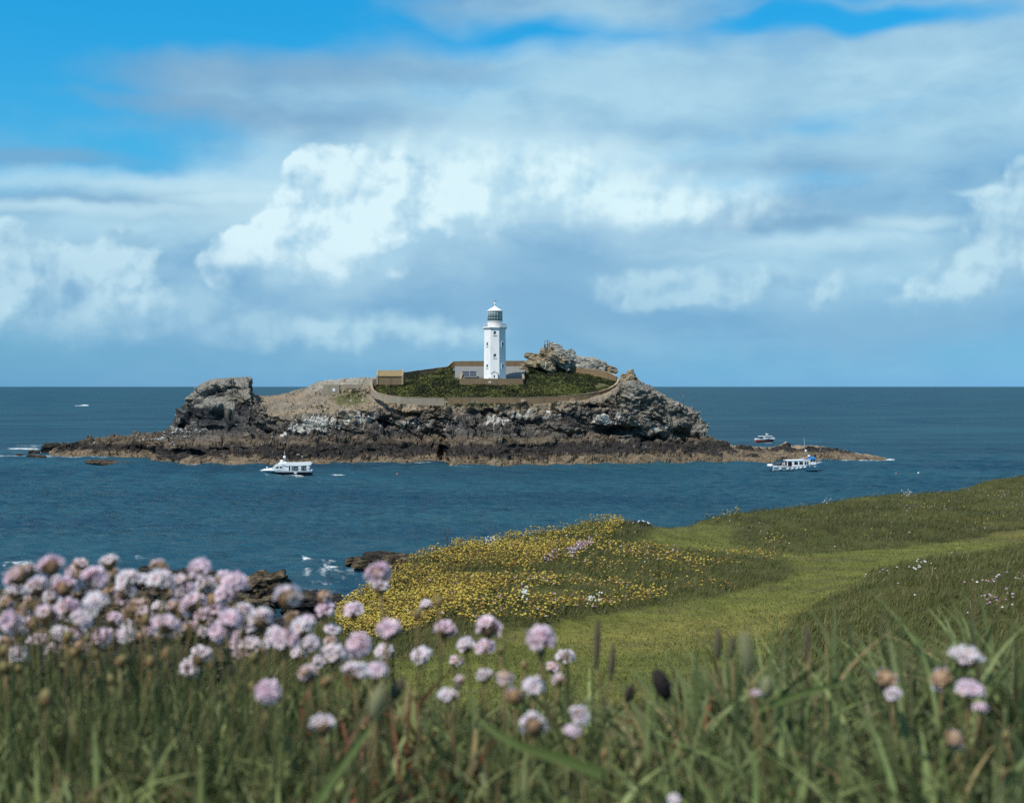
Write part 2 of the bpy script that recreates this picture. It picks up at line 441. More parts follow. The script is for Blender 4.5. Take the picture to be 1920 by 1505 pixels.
for py, D in ((tab(BAND, cpx)[0], D_band), (tab(SKIRT, cpx)[0], D_skirt), (tab(CLIFF, cpx)[0], D_cliff), (tab(MID, cpx)[0], D_mid), (tab(CREST, cpx)[0], D_crest)):
    ctrl.append((D, H - (py - HY) * D / F))
zc = ctrl[-1][1]
seq = [(D0 - 4, np.full(NCOL, -2.2)), (D0, np.full(NCOL, 0.0))] + ctrl + [(D_crest + 9 * np.clip(wid, .3, 1), zc * .86 - .3), (D_crest + 30 * np.clip(wid, .2, 1), zc * .35 - 1), (D_crest + 46 * np.clip(wid, .2, 1), np.full(NCOL, -3.0))]
nseg = [4, 12, 34, 84, 26, 30, 8, 8, 6]
rows_Y, rows_Z, rows_t = [], [], []
for k, n in enumerate(nseg):
    (ya, za), (yb, zb) = seq[k], seq[k + 1]
    for j in range(n):
        t = j / n
        ty = t
        if k == 3:                                    # cliff: steps and a slightly hanging brow
            ty = t + .10 * np.sin(t * 9.0 + cpx * .05) * (t * (1 - t) * 4)
        rows_Y.append(lerp(ya, yb, ty)); rows_Z.append(lerp(za, zb, t)); rows_t.append(k + t)
rows_Y.append(seq[-1][0]); rows_Z.append(seq[-1][1]); rows_t.append(len(nseg) * 1.0)
GY = np.array(rows_Y); GZ = np.array(rows_Z); GT = np.array(rows_t)[:, None] * np.ones((1, NCOL)); GP = np.ones((len(GT), 1)) * cpx[None]
NROW = len(GY)
GX = (GP - CX) / F * GY
PX0, PY0 = GP.copy(), HY + (H - GZ) * F / GY          # photo position of the undisplaced surface
P = np.stack([GX, GY, GZ], -1)
def grid_normals(P):
    du = np.gradient(P, axis=1); dv = np.gradient(P, axis=0)
    n = np.cross(du, dv); n /= np.linalg.norm(n, axis=-1, keepdims=True) + 1e-9
    return n
N = grid_normals(P)
# smooth the normals a little so that neighbouring facets do not cross
for _ in range(3):
    N = (N + np.roll(N, 1, 0) + np.roll(N, -1, 0) + np.roll(N, 1, 1) + np.roll(N, -1, 1)); N /= np.linalg.norm(N, axis=-1, keepdims=True) + 1e-9
fp = P.reshape(-1, 3)
T, PX, PY = GT.ravel(), PX0.ravel(), PY0.ravel()
def bed(p, dip):                                      # bedding planes dip to the right
    c, s = cos(dip), sin(dip)
    return np.stack([p[:, 0] * c - p[:, 2] * s, p[:, 1], p[:, 0] * s + p[:, 2] * c], 1)
q = bed(fp, radians(14))
wq = q + 1.6 * np.stack([fbm(fp / 6, 3, 71), fbm(fp / 6, 3, 72), fbm(fp / 6, 3, 73) * .6], 1)
c1, f1, f2 = cells(wq / np.array([7.5, 6.0, 3.4]), 11)
c2, g1, g2 = cells(wq / np.array([3.0, 2.6, 1.25]), 23)
c3, h1, h2 = cells(wq / np.array([1.5, 1.4, .62]), 37)
strat = vnoise(wq / np.array([14, 14, .8]), 5)
fine = fbm(fp / 1.1, 4, 91)
broad = fbm(fp / 11, 3, 41)
crack = (1 - sstep(0, .10, g2 - g1)) * .5 + (1 - sstep(0, .07, f2 - f1)) * .9
isl_stack = (sstep(318, 335, PX) * (1 - sstep(468, 490, PX)))
cliffness = sstep(1.9, 2.15, T + .15 * broad) * (1 - sstep(3.9, 4.15, T))
skirt = sstep(.6, 1.2, T) * (1 - sstep(2.9, 3.15, T))
YARD = [(699, 718), (700, 730), (706, 740), (726, 746), (760, 750), (830, 752), (1010, 752), (1046, 750), (1075, 747), (1100, 744), (1124, 740), (1142, 734), (1152, 727), (1159, 716), (1155, 709), (1140, 705), (1109, 700), (1079, 697), (1041, 690), (1008, 680), (851, 684), (839, 692), (756, 704), (700, 712)]
inwall = inpoly(PX, PY0.ravel(), YARD) * sstep(4.0, 4.06, T)
nearw = inpoly(PX, PY0.ravel() - 6, YARD) * (T > 3.6) * 1.0
rightflank = sstep(1150, 1180, PX) * sstep(2.9, 3.2, T)
amp = .55 + .35 * skirt + .75 * sstep(2.8, 3.2, T) * (1 - sstep(3.9, 4.3, T)) + .25 * rightflank
amp = amp * (1 - .8 * np.maximum(inwall, nearw))
slope_l = sstep(480, 520, PX) * (1 - sstep(690, 720, PX)) * sstep(3.6, 4.1, T)    # earthy slope left of the walls
amp = amp * (1 - .35 * sstep(1325, 1345, PX)) * (1 - .2 * slope_l) * np.clip(np.interp(PX, [40, 100, 150, 1590, 1662], [.2, .5, 1, .9, .25]), 0, 1)
edge_low = 1 - sstep(.0, 1.0, T)
disp = amp * ((1.25 + .5 * isl_stack) * c1 + (.85 - .5 * isl_stack) * c2 + (.38 - .2 * isl_stack) * c3 + .35 * strat + .30 * fine - .55 * crack + .5 * broad * (1 - .7 * isl_stack))
disp = disp * (1 - .55 * edge_low)
Nf = N.reshape(-1, 3).copy()
# direct the displacement outward rather than sideways
Pn = fp + Nf * disp[:, None]
def pit(cx, cy, rx, ry, depth, p=2.0):
    d = ((PX - cx) / rx) ** 2 + ((PY - cy) / ry) ** 2
    d = d + .5 * fbm(np.stack([PX / 12, PY / 7, T * 0], 1), 2, int(cx))
    m = np.exp(-np.maximum(d, 0) ** p)
    ok = (T > 1.2) & (T < 4.4)
    Pn[:, 1] += m * depth * ok
for a in [(905, 773, 34, 5, 3.5), (950, 769, 16, 5, 2.5), (770, 775, 26, 6, 3.2), (1165, 808, 42, 9, 7), (1215, 822, 34, 8, 6), (1120, 763, 24, 3.5, 3), (1155, 773, 20, 3.5, 2.5), (1010, 792, 22, 6, 3.2), (730, 792, 22, 7, 3), (410, 781, 14, 14, 5),
          (345, 803, 16, 7, 3.5), (395, 806, 22, 5, 3), (435, 727, 30, 5, 4), (700, 850, 40, 7, 2.5), (770, 843, 28, 10, 2.5), (830, 850, 8, 14, 5), (560, 858, 30, 6, 2), (255, 845, 26, 6, 3.5), (350, 848, 34, 5, 3.5), (430, 842, 40, 4, 3), (620, 850, 26, 6, 2), (1280, 812, 20, 8, 4), (1090, 815, 28, 5, 2.5), (1000, 838, 50, 4, 1.6)]:
    pit(*a)
# the brow above the recesses stands proud
# ---- colours: tidal zones, rock kinds, droppings, turf
zz = Pn[:, 2] + 1.3 * fbm(fp / 5, 3, 55) + .7 * fine + .5 * c2
n1 = fbm(fp / np.array([2.2, 2.2, 1.1]), 5, 61); n2 = fbm(fp / np.array([9, 9, 4]), 4, 62); n3 = fbm(fp / .7, 3, 63)
def C(*c): return np.array(c)[None]
colr = C(.165, .128, .086) * (1 + .45 * n1[:, None])                                     # barnacled foot
def put(colr, m, c): return colr * (1 - m[:, None]) + c * m[:, None]
blk = C(.032, .028, .026) * (1 + .4 * n3[:, None])
bands = np.interp(PX, [40, 330, 480, 640, 840, 1000, 1200, 1320, 1420, 1660], [2.3, 1.2, 2.2, 1.2, 2.2, 2.0, 2.6, 2.3, 2.6, 2.0])
topb = np.interp(PX, [40, 200, 480, 640, 840, 900, 1060, 1200, 1320, 1420, 1480, 1660], [3.4, 4.4, 5.0, 5.2, 5.0, 5.6, 5.4, 6.6, 5.5, 5.3, 6.6, 4.5])
colr = put(colr, sstep(-.25, .35, zz - bands + .5 * n1), blk)
brown = C(.125, .098, .070) * (1 + .5 * n1[:, None]); brown = put(brown, sstep(.1, .5, n2), C(.11, .085, .06))
colr = put(colr, sstep(-.25, .35, zz - topb + .6 * n2), brown)
dark = C(.075, .069, .063) * (1 + .5 * n1[:, None]); dark = put(dark, sstep(-.1, .45, n2 + .4 * n3) * .8, C(.15, .13, .105))
colr = put(colr, sstep(-.5, .6, zz - (np.interp(PX, [300, 480, 700, 1000, 1100, 1230, 1320], [6.6, 7.5, 7.2, 7.6, 8, 7, 7.5])) + n2), dark)
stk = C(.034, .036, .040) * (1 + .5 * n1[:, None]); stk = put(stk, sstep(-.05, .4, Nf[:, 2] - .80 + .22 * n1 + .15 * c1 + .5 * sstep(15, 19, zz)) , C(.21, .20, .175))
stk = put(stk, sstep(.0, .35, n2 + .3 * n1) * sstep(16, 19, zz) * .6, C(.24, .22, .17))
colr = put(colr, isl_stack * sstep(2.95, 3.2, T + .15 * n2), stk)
up_ = sstep(3.55, 4.0, T + .35 * n1 + .3 * n2 - .25 * crack)
earth = C(.27, .215, .15) * (1 + .35 * n1[:, None]); earth = put(earth, sstep(0.0, .35, n2) * .6, C(.20, .175, .135)); earth = put(earth, sstep(.15, .5, n3 + .5 * n1) * .5, C(.34, .30, .25))
colr = put(colr, up_ * (1 - isl_stack) * sstep(470, 500, PX) * .92, earth)
grey = C(.17, .16, .135) * (1 + .45 * n1[:, None]); grey = put(grey, sstep(.0, .45, n2 + .5 * n3) * .8, C(.27, .255, .22))
colr = put(colr, sstep(1150, 1185, PX) * sstep(2.95, 3.35, T + .3 * n1) * (1 - sstep(1316, 1322, PX)), grey)
crs = sstep(5.2, 5.8, T) * sstep(550, 590, PX) * (1 - sstep(700, 712, PX)); colr = put(colr, crs * .9, C(.29, .275, .235) * (1 + .4 * n1[:, None]))
flk = sstep(480, 500, PX) * (1 - sstep(600, 660, PX)) * sstep(3.0, 3.6, T) * (1 - sstep(730, 760, PY) * 0); colr = put(colr, flk * sstep(-.2, .3, n2) * .6, C(.15, .14, .12))
turf = np.exp(-(((PX - 655) / 34) ** 2 + ((PY - 748) / 13) ** 2)) * 1.3 + np.exp(-(((PX - 900) / 90) ** 2 + ((PY - 761) / 4) ** 2)) * .8
colr = put(colr, np.clip(sstep(.25, .8, turf + .5 * n1), 0, 1) * .85, C(.085, .095, .035) * (1 + .4 * n1[:, None]))
colr = put(colr, inwall * .95, C(.10, .10, .045) * (1 + .5 * n1[:, None]))
gu = 0
for (cx, cy, rx, ry, s) in [(592, 797, 36, 15, 1.1), (560, 806, 30, 8, .9), (672, 786, 40, 10, 1.05), (640, 792, 90, 14, .55), (935, 790, 34, 9, .95), (1135, 789, 30, 10, 1.0), (800, 795, 80, 12, .5), (1000, 780, 120, 10, .45), (530, 818, 16, 5, .8), (1240, 800, 40, 14, .45), (860, 805, 40, 8, .5)]:
    gu = np.maximum(gu, s * np.exp(-(((PX - cx) / rx) ** 2 + ((PY - cy) / ry) ** 2)))
streak = fbm(np.stack([PX / 5 + PY / 9, PY / 9, T * 0], 1), 4, 88); spot = fbm(np.stack([PX / 2.5, PY / 2.5, T * 0], 1), 3, 89)
colr = put(colr, np.clip(sstep(.42, .75, gu + .75 * streak + .3 * spot) * (T < 4.6) * (T > 2) * sstep(-.3, .2, Nf[:, 2] + .6 * n1 + .3), 0, 1) * .9, C(.52, .51, .47))
colr = np.clip(colr, .008, .8)
# the terrain under the lighthouse yard stays below the paving
Pn[:, 2] = np.where((PX > 845) & (PX < 995) & (Pn[:, 1] > 447) & (Pn[:, 1] < 482), np.minimum(Pn[:, 2], 24.6 + .20 * np.maximum(Pn[:, 1] - 462, 0)), Pn[:, 2])
ISL_P, ISL_T, ISL_PX = Pn.reshape(NROW, NCOL, 3), GT, GP

def rock_mat(nb, bs):
    p = nb.geo('Position')
    base = nb.attr('albedo')
    g = nb.noise(p, 1.4, 8, .68); g2 = nb.noise(nb.vm('MULTIPLY', p, (.6, .6, 2.2)), .9, 6, .6)
    c = nb.mix(1.0, base, nb.mix((g * .6 + g2 * .4).smooth(.3, .7), (.66, .65, .65), (1.38, 1.35, 1.30)), 'MULTIPLY')
    h = g * .6 + g2 * .7 + nb.voro(nb.vm('ADD', nb.vm('MULTIPLY', p, (.5, .5, 1.3)), nb.vm('SCALE', nb.noise(p, .6, 3, .5, True), 1.2)), 1.0, 'F1') * .5
    nb.put(bs.inputs['Normal'], nb.bump(h, .55, .9))
    bs.inputs['Roughness'].default_value = .85
    return c
M_ROCK = mat('rock', rock_mat, spec=.2)
isl = link('island_rock', np_mesh('island_rock', Pn, grid_quads(NROW, NCOL)[:, ::-1] if False else grid_quads(NROW, NCOL), cols={'albedo': colr}, smooth=False), M_ROCK)
tag(isl, 'low rocky island with dark tidal skirt and pale earthy top under the lighthouse', kind='structure')

# ------------------------------------------------------------------ headland in front
def tps_fit(x, y):
    n = len(x); d = np.linalg.norm(x[:, None] - x[None], axis=-1)
    K = np.where(d > 0, d * d * np.log(d + 1e-12), 0) + np.eye(n) * 2e-4
    A = np.zeros((n + 3, n + 3)); A[:n, :n] = K; A[:n, n] = 1; A[:n, n + 1:] = x; A[n, :n] = 1; A[n + 1:, :n] = x.T
    return np.linalg.solve(A, np.concatenate([y, np.zeros(3)]))
def tps_eval(w, x, xq):
    out = np.empty(len(xq)); n = len(x)
    for s in range(0, len(xq), 20000):
        b = xq[s:s + 20000]; d = np.linalg.norm(b[:, None] - x[None], axis=-1)
        out[s:s + 20000] = np.where(d > 0, d * d * np.log(d + 1e-12), 0) @ w[:n] + w[n] + b @ w[n + 1:]
    return out
EDGE_PX = [(-2400, 1600, 5.5), (-600, 1420, 7.0), (-100, 1360, 7.6), (200, 1330, 8.2), (400, 1292, 9), (440, 1247, 10.2), (560, 1187, 12.3), (640, 1136, 13.8), (700, 1103, 14.5), (780, 1047, 16), (850, 1026, 17), (950, 1007, 18), (1050, 991, 19), (1110, 978, 20), (1160, 982, 20.5), (1200, 987, 22),
           (1280, 987, 24), (1310, 977, 25), (1400, 958, 27), (1500, 946, 29), (1600, 933, 31), (1700, 926, 33), (1800, 911, 35), (1920, 897, 37), (2400, 850, 46), (3500, 800, 60)]
INNER = [(1000, 1182, 12.3), (1100, 1270, 9.3), (900, 1275, 9.3), (700, 1290, 9.2), (1300, 1265, 9.0), (1400, 1110, 14.8), (1300, 1135, 13.8), (1500, 1075, 16.5), (1600, 1062, 17.2), (1750, 1032, 19.8), (1920, 1003, 22.5), (1240, 1005, 21.5), (1330, 992, 23.5), (1400, 988, 24.4), (1420, 1030, 19.6),
         (1600, 985, 24.5), (1750, 975, 26.5), (1900, 955, 29), (1560, 1125, 13.5), (1700, 1110, 13.2), (1850, 1080, 13.6), (1900, 1180, 9.6), (1650, 1180, 10.3), (1450, 1190, 11), (2400, 1000, 18), (2400, 1180, 9),
         (1100, 1120, 13.6), (950, 1100, 14.2), (800, 1130, 13.2), (1050, 1050, 16.2), (1200, 1070, 15.8), (1330, 1060, 17), (900, 1060, 15.6), (830, 1180, 12.2), (700, 1210, 11.5)]
cx_, cy_ = [], []
for (px, py, D) in EDGE_PX + INNER:
    cx_.append(((px - CX) / F, math.log(D))); cy_.append(-(py - HY) / F * D)
for u in (-.9, -.4, -.2, 0, .2, .4, .9):
    hum = .03 * math.exp(-((u + .3) / .15) ** 2) + .03 * sstep(.1, .35, np.array(u))
    for (Y, r) in ((.3, -.37), (.6, -.385), (.95, -.40), (1.3, -.425), (1.8, -.49), (2.4, -.70), (3.2, -1.05), (4.5, -1.5)):
        cx_.append((u, math.log(Y))); cy_.append(r + (hum if Y < 2.6 else .0))
    if u < -.3 or u > .5: continue
    cx_.append((u, math.log(6.5))); cy_.append(-1.85)
TX = np.array(cx_); TW = tps_fit(TX, np.array(cy_))
EU = np.array([(p[0] - CX) / F for p in EDGE_PX]); EY = np.array([p[2] for p in EDGE_PX])
def land_z(X, Y, detail=True):
    X = np.asarray(X, float); Y = np.asarray(Y, float)
    Yc = np.maximum(Y, .35); u = np.clip(X / np.maximum(Yc, 1.0) if False else X / Yc, -1.25, 1.15)
    ye = np.interp(u, EU, EY)
    edge_n = .5 * fbm(np.stack([X / 1.7, Y / 1.7, X * 0], -1).reshape(-1, 3), 3, 301).reshape(X.shape) * sstep(5, 12, Y)
    Yq = np.minimum(Yc, ye)
    z = tps_eval(TW, TX, np.stack([u.ravel(), np.log(Yq).ravel()], 1)).reshape(X.shape)
    if detail:
        p3 = np.stack([X, Y, X * 0], -1).reshape(-1, 3)
        z = z + (lerp(.06, .15, sstep(.17, .26, u)) * fbm(p3 / 2.3, 3, 311).reshape(X.shape) + .03 * fbm(p3 / .5, 2, 317).reshape(X.shape)) * sstep(6, 11, Y) * (1 - .8 * mown(X, Y, z)) + .012 * fbm(p3 / .25, 2, 319).reshape(X.shape)
    s = Y - ye - edge_n * .6
    z = z - np.where(s > 0, 1.4 * np.minimum(s, .5) ** 1.5 + 3.0 * np.maximum(s - .5, 0), 0)
    return np.maximum(H + z, -3.0)
MOWN = [[(560, 1300), (640, 1262), (760, 1235), (860, 1208), (940, 1192), (1010, 1180), (1120, 1152), (1300, 1126), (1400, 1103), (1488, 1078), (1492, 1056), (1425, 1036), (1350, 1030), (1240, 1022), (1206, 1004), (1226, 990), (1320, 984), (1378, 984), (1362, 1006), (1390, 1026), (1480, 1036), (1600, 1031), (1750, 1020), (1930, 988),
         (2600, 900), (2600, 940), (1930, 1014), (1800, 1041), (1700, 1062), (1630, 1086), (1570, 1118), (1500, 1152), (1470, 1185), (1430, 1230), (1350, 1330), (560, 1345)]]
def mown(X, Y, zrel):
    px = CX + F * X / np.maximum(Y, .3); py = HY - F * zrel / np.maximum(Y, .3)
    sh = px.shape; px, py = px.ravel(), py.ravel()
    n = fbm(np.stack([px / 26, py / 12, px * 0], 1), 3, 331); px = px + 14 * n; py = py + 5 * n
    r = np.zeros(len(px))
    for (dx, dy) in ((0, 0), (10, 0), (-10, 0), (0, 3), (0, -3), (20, 2), (-20, -2), (6, -5), (-6, 5)):
        r += inpoly(px + dx, py + dy, MOWN[0])
    return (r / 9).reshape(sh) * sstep(5, 7, Y)
uu = np.concatenate([np.linspace(-1.25, -.45, 30)[:-1], np.linspace(-.45, .45, 330), np.linspace(.45, 1.15, 26)[1:]])
YY = np.concatenate([np.geomspace(.35, 6, 110)[:-1], np.geomspace(6, 40, 300), np.geomspace(40, 75, 30)[1:]])
LX = uu[None] * YY[:, None]; LY = YY[:, None] * np.ones((1, len(uu)))
LZ0 = land_z(LX, LY, False) - H
LZ = land_z(LX, LY)
LM = mown(LX, LY, LZ0)
back_Y = np.array([-30, -12, -5, -2, -.6, .1])
bx = uu * .35
BX = np.array([uu * 40, uu * 20, uu * 9, uu * 4, uu * 1.2, uu * .5]); BY = back_Y[:, None] * np.ones((1, len(uu)))
BZ = np.ones((6, 1)) * LZ[0][None]
VX = np.concatenate([BX, LX]); VY = np.concatenate([BY, LY]); VZ = np.concatenate([BZ, LZ]); VM = np.concatenate([BZ * 0, LM])
ye = np.interp(np.clip(VX / np.maximum(VY, .35), -1.25, 1.15), EU, EY)
cl = sstep(.3, 1.2, VY - ye)
p3 = np.stack([VX, VY, VZ], -1).reshape(-1, 3)
g1_ = fbm(p3 / 1.1, 4, 341)[:, None]; g2_ = fbm(p3 / .3, 3, 343)[:, None]; g3_ = fbm(p3 / 4, 2, 347)[:, None]
lawn = C(.135, .142, .034) * (1 + .18 * g1_ + .12 * g2_); yl = sstep(.0, .5, g3_ + .4 * g1_); lawn = lawn * (1 - yl * .6) + C(.21, .178, .052) * yl * .6
rough_c = C(.070, .072, .024) * (1 + .4 * g1_ + .3 * g2_)
lc = lawn * VM.reshape(-1, 1) + rough_c * (1 - VM.reshape(-1, 1))
wp = sstep(.12, .42, fbm(p3 / np.array([1.4, .7, 9]), 4, 351) + .25 * fbm(p3 / .35, 2, 353))[:, None] * VM.reshape(-1, 1) * .55
lc = lc * (1 - wp) + C(.105, .088, .042) * wp
lc = put(lc, cl.ravel(), C(.045, .042, .038) * (1 + .5 * g1_))
def land_mat(nb, bs):
    p = nb.geo('Position')
    n = nb.noise(p, 14, 6, .65); n2 = nb.noise(nb.vm('MULTIPLY', p, (1, .5, 1)), 3.2, 5, .6)
    c = nb.mix(1.0, nb.attr('albedo'), nb.mix((n * .5 + n2 * .5).smooth(.32, .68), (.62, .66, .6), (1.35, 1.3, 1.25)), 'MULTIPLY')
    nb.put(bs.inputs['Normal'], nb.bump(n + n2 * .6, .04, .8)); bs.inputs['Roughness'].default_value = .9
    return c
M_LAND = mat('turf', land_mat, spec=.1)
hd = link('headland_ground', np_mesh('headland_ground', p3, grid_quads(*VX.shape), cols={'albedo': np.clip(lc, .01, .6)}), M_LAND)
tag(hd, 'grassy clifftop ground with a mown path winding towards the sea', kind='structure')

# ------------------------------------------------------------------ sea
spx = np.concatenate([np.linspace(-3000, -60, 120)[:-1], np.arange(-60, 1981, 3.0), np.linspace(1981, 4900, 120)[1:]])
spy = np.concatenate([[724.9, 725.3], np.arange(726, 860, 1.0), np.arange(860, 1010, .75), np.arange(1010, 1240, 2.5), np.arange(1240, 2200, 80)])
SD = H * F / (spy - HY)
SX = (spx[None] - CX) / F * SD[:, None]; SY = SD[:, None] * np.ones((1, len(spx)))
cell = np.maximum(np.gradient(-SD), 1.0)[:, None]
SZ = np.zeros_like(SX)
wr = np.random.default_rng(3)
for k in range(34):
    L = 2.2 * (14 / 2.2) ** (k / 33); th = radians(70) + wr.normal(0, .55); kk = 2 * pi / L
    SZ += np.where(cell < L * .45, (.0105 * L ** .45) * np.sin(kk * (SX * cos(th) + SY * sin(th)) + wr.uniform(0, 6.28)), 0)
# calmer water close to the rocks; foam where the swell breaks
fm = np.zeros_like(SX)
PXs = np.ones((len(spy), 1)) * spx[None]; PYs = spy[:, None] * np.ones((1, len(spx)))
sn = fbm(np.stack([PXs.ravel() / 16, PYs.ravel() / 3, PXs.ravel() * 0], 1), 4, 401).reshape(SX.shape)
sn2 = fbm(np.stack([PXs.ravel() / 60, PYs.ravel() / 8, PXs.ravel() * 0], 1), 2, 403).reshape(SX.shape)
wl = np.interp(PXs, [p[0] for p in W_LINE], [p[1] for p in W_LINE]); on = (PXs > 30) & (PXs < 1680)
lap = np.exp(-((PYs - wl - .8) / 1.3) ** 2) * on * np.interp(PXs, [30, 100, 240, 300, 330, 640, 820, 850, 1150, 1200, 1260, 1550, 1600, 1680], [.9, .75, .45, .4, .5, .45, .6, .3, .3, .5, .4, .45, .9, .9])
fm = np.maximum(fm, lap * (.75 + .9 * sn))
def streakf(x0, x1, y, w, s, sl=0.0):
    global fm
    t = (PXs - x0) / (x1 - x0); inx = sstep(-.04, .12, t) * (1 - sstep(.8, 1.05, t))
    fm = np.maximum(fm, s * inx * np.exp(-((PYs - y - sl * (PXs - x0)) / w) ** 2) * (.8 + .9 * sn))
for a in [(-40, 120, 854.5, 2.0, .8), (10, 110, 841, 2.2, .72), (85, 160, 836.5, 1.6, .75), (50, 135, 848.5, 1.6, .7), (90, 135, 830, 2.2, .6), (20, 130, 836, 5, .42), (-30, 60, 848, 3, .4), (165, 190, 867, .9, .9), (300, 325, 866, .8, .8), (350, 372, 868.5, 1.2, .9), (1195, 1255, 864.5, 1.4, 1.1), (1590, 1640, 861, 1.8, 1.1), (1640, 1680, 862, 1.2, 1.0), (1560, 1610, 863, 1.0, .7),
          (138, 170, 760, 1.6, 1.0), (588, 652, 890.5, .9, 1.1), (520, 575, 893, .9, .9), (545, 575, 900, .7, .5), (200, 225, 868.5, .8, .5),
          (560, 660, 1050, 4.5, .72, .05), (600, 690, 1060, 5, .8, .06), (560, 690, 1074, 9, .62, -.02), (560, 650, 1092, 4, .45), (30, 130, 1068, 5, .4), (250, 300, 1046, 2.5, .6), (0, 70, 1058, 6, .7), (555, 640, 1108, 5, .4), (1440, 1540, 885, .7, .45), (1425, 1450, 830, .8, .6)]:
    streakf(*a)
caps = sstep(.60, .80, fbm(np.stack([SX.ravel() / 9, SY.ravel() / 16, SX.ravel() * 0], 1), 3, 411).reshape(SX.shape) + .25 * fbm(np.stack([SX.ravel() / 90, SY.ravel() / 90, SX.ravel() * 0], 1), 2, 415).reshape(SX.shape)) * (cell < 30)
fm = np.clip(np.maximum(fm, caps * .0), 0, 1.2)
SZ = SZ * np.where((PYs > 1000), 2.6, 2.6) - .02
def sea_mat(nb, bs):
    p = nb.geo('Position')
    foam = nb.attr('foam', 'Fac')
    w1 = nb.noise(nb.vm('MULTIPLY', p, (.22, .38, 1)), 1.0, 7, .62, dist=.4)
    w2 = nb.noise(nb.vm('MULTIPLY', p, (.9, 1.3, 1)), 1.0, 5, .6)
    gust = nb.noise(nb.vm('MULTIPLY', p, (.010, .020, 1)), 1.0, 6, .62) * .7 + nb.noise(nb.vm('MULTIPLY', p, (.003, .008, 1)), 1.0, 3, .5) * .3
    nrm = nb.bump(w1 * 1.2 + w2 * .22, 1.1, 1.0)
    cap = nb.noise(nb.vm('MULTIPLY', p, (.055, .16, 1)), 1.0, 4, .6) * .55 + nb.noise(nb.vm('MULTIPLY', p, (.35, .8, 1)), 1.0, 4, .6) * .45
    fo = ((foam * 1.15 + (nb.noise(nb.vm('MULTIPLY', p, (.8, .35, 1)), 1.3, 7, .75) - .5) * 1.7).smooth(.36, 1.15)).max(cap.smooth(.695, .74) * .7)
    deep = nb.mix(gust.smooth(.38, .62), (.0062, .043, .074), (.017, .080, .110))
    c = nb.mix(fo, deep, (.70, .74, .75))
    # a wave-roughened surface never turns into the full grazing mirror: its visible slopes face the eye
    fr = nb.n('ShaderNodeFresnel'); fr.inputs[0].default_value = 1.333; nb.put(fr.inputs[1], nrm)
    fac = (S(nb, fr.outputs[0]) * .55).min(.19) * (1.0 - fo)
    df = nb.n('ShaderNodeBsdfDiffuse'); nb.put(df.inputs[0], c); nb.put(df.inputs[2], nrm)
    gl_ = nb.n('ShaderNodeBsdfGlossy'); gl_.inputs['Roughness'].default_value = .24; nb.put(gl_.inputs['Normal'], nrm)
    mx = nb.n('ShaderNodeMixShader'); nb.put(mx.inputs[0], fac)
    nb.nt.links.new(df.outputs[0], mx.inputs[1]); nb.nt.links.new(gl_.outputs[0], mx.inputs[2])
    nb.nt.links.new(mx.outputs[0], nb.nt.nodes['Material Output'].inputs[0])
    nb.nt.nodes.remove(bs)
    return None
M_SEA = mat('sea_water', sea_mat)
sea = link('sea', np_mesh('sea', np.stack([SX, SY, SZ], -1).reshape(-1, 3), grid_quads(*SX.shape), floats={'foam': fm.ravel()}), M_SEA)
tag(sea, 'blue green open sea with small wind waves', kind='structure')
# ================================================================== ISLAND BUILDINGS
def wear_mat(name, col, dirt, scale=1.2, amt=.6, rough=.8, streak=True, bumpd=0.0):
    def fn(nb, bs):
        p = nb.geo('Position')
        n = nb.noise(nb.vm('MULTIPLY', p, (1, 1, .35 if streak else 1)), scale, 7, .68)
        n2 = nb.noise(p, scale * 4, 4, .6)
        if bumpd: nb.put(bs.inputs['Normal'], nb.bump(n2 + n, bumpd, .8))
        return nb.mix((n * .7 + n2 * .3).smooth(.44, .68) * amt, col, dirt)
    return mat(name, fn, rough=rough, spec=.25)
M_WHITE = wear_mat('white_masonry_paint', (.80, .80, .78), (.56, .57, .54), .7, .6, .6)
M_WHITE2 = wear_mat('white_painted_iron', (.80, .79, .77), (.50, .42, .36), 1.6, .6, .5)
M_RAIL = wear_mat('rusty_white_rail', (.72, .66, .62), (.45, .22, .15), 2.5, .8, .6)
M_GLASSD = mat('dark_window_glass', color=(.012, .016, .02), rough=.08, spec=.6)
M_LANT = mat('lantern_glass', color=(.05, .085, .09), rough=.06, spec=.7)
M_BARS = mat('pale_glazing_bar', color=(.50, .56, .55), rough=.5)
M_CURT = mat('pale_lantern_curtain', color=(.25, .36, .36), rough=.7)
M_BRICKY = wear_mat('brown_garden_wall', (.215, .150, .085), (.12, .085, .055), .8, .8, .9, True, .12)
M_COPE = wear_mat('pale_wall_coping', (.36, .28, .18), (.20, .15, .10), 1.5, .7, .9, False)
M_PALEW = wear_mat('pale_render_wall', (.30, .255, .195), (.20, .165, .12), .9, .8, .9, True, .1)
M_CONC = wear_mat('grey_concrete', (.21, .21, .20), (.13, .135, .125), 1.6, .6, .85, False)
M_ROOF = wear_mat('ochre_lichen_roof', (.275, .205, .10), (.18, .135, .075), .9, .7, .9, False, .1)
M_STEEL = wear_mat('weathered_steel', (.16, .13, .115), (.09, .06, .045), 3, .8, .6)
M_SIGN = mat('white_sign', color=(.80, .82, .82), rough=.5)
M_SOLAR = mat('solar_cell', color=(.012, .018, .04), rough=.15, spec=.6)
M_ALU = mat('aluminium_frame', color=(.45, .48, .5), rough=.4, metal=.6)

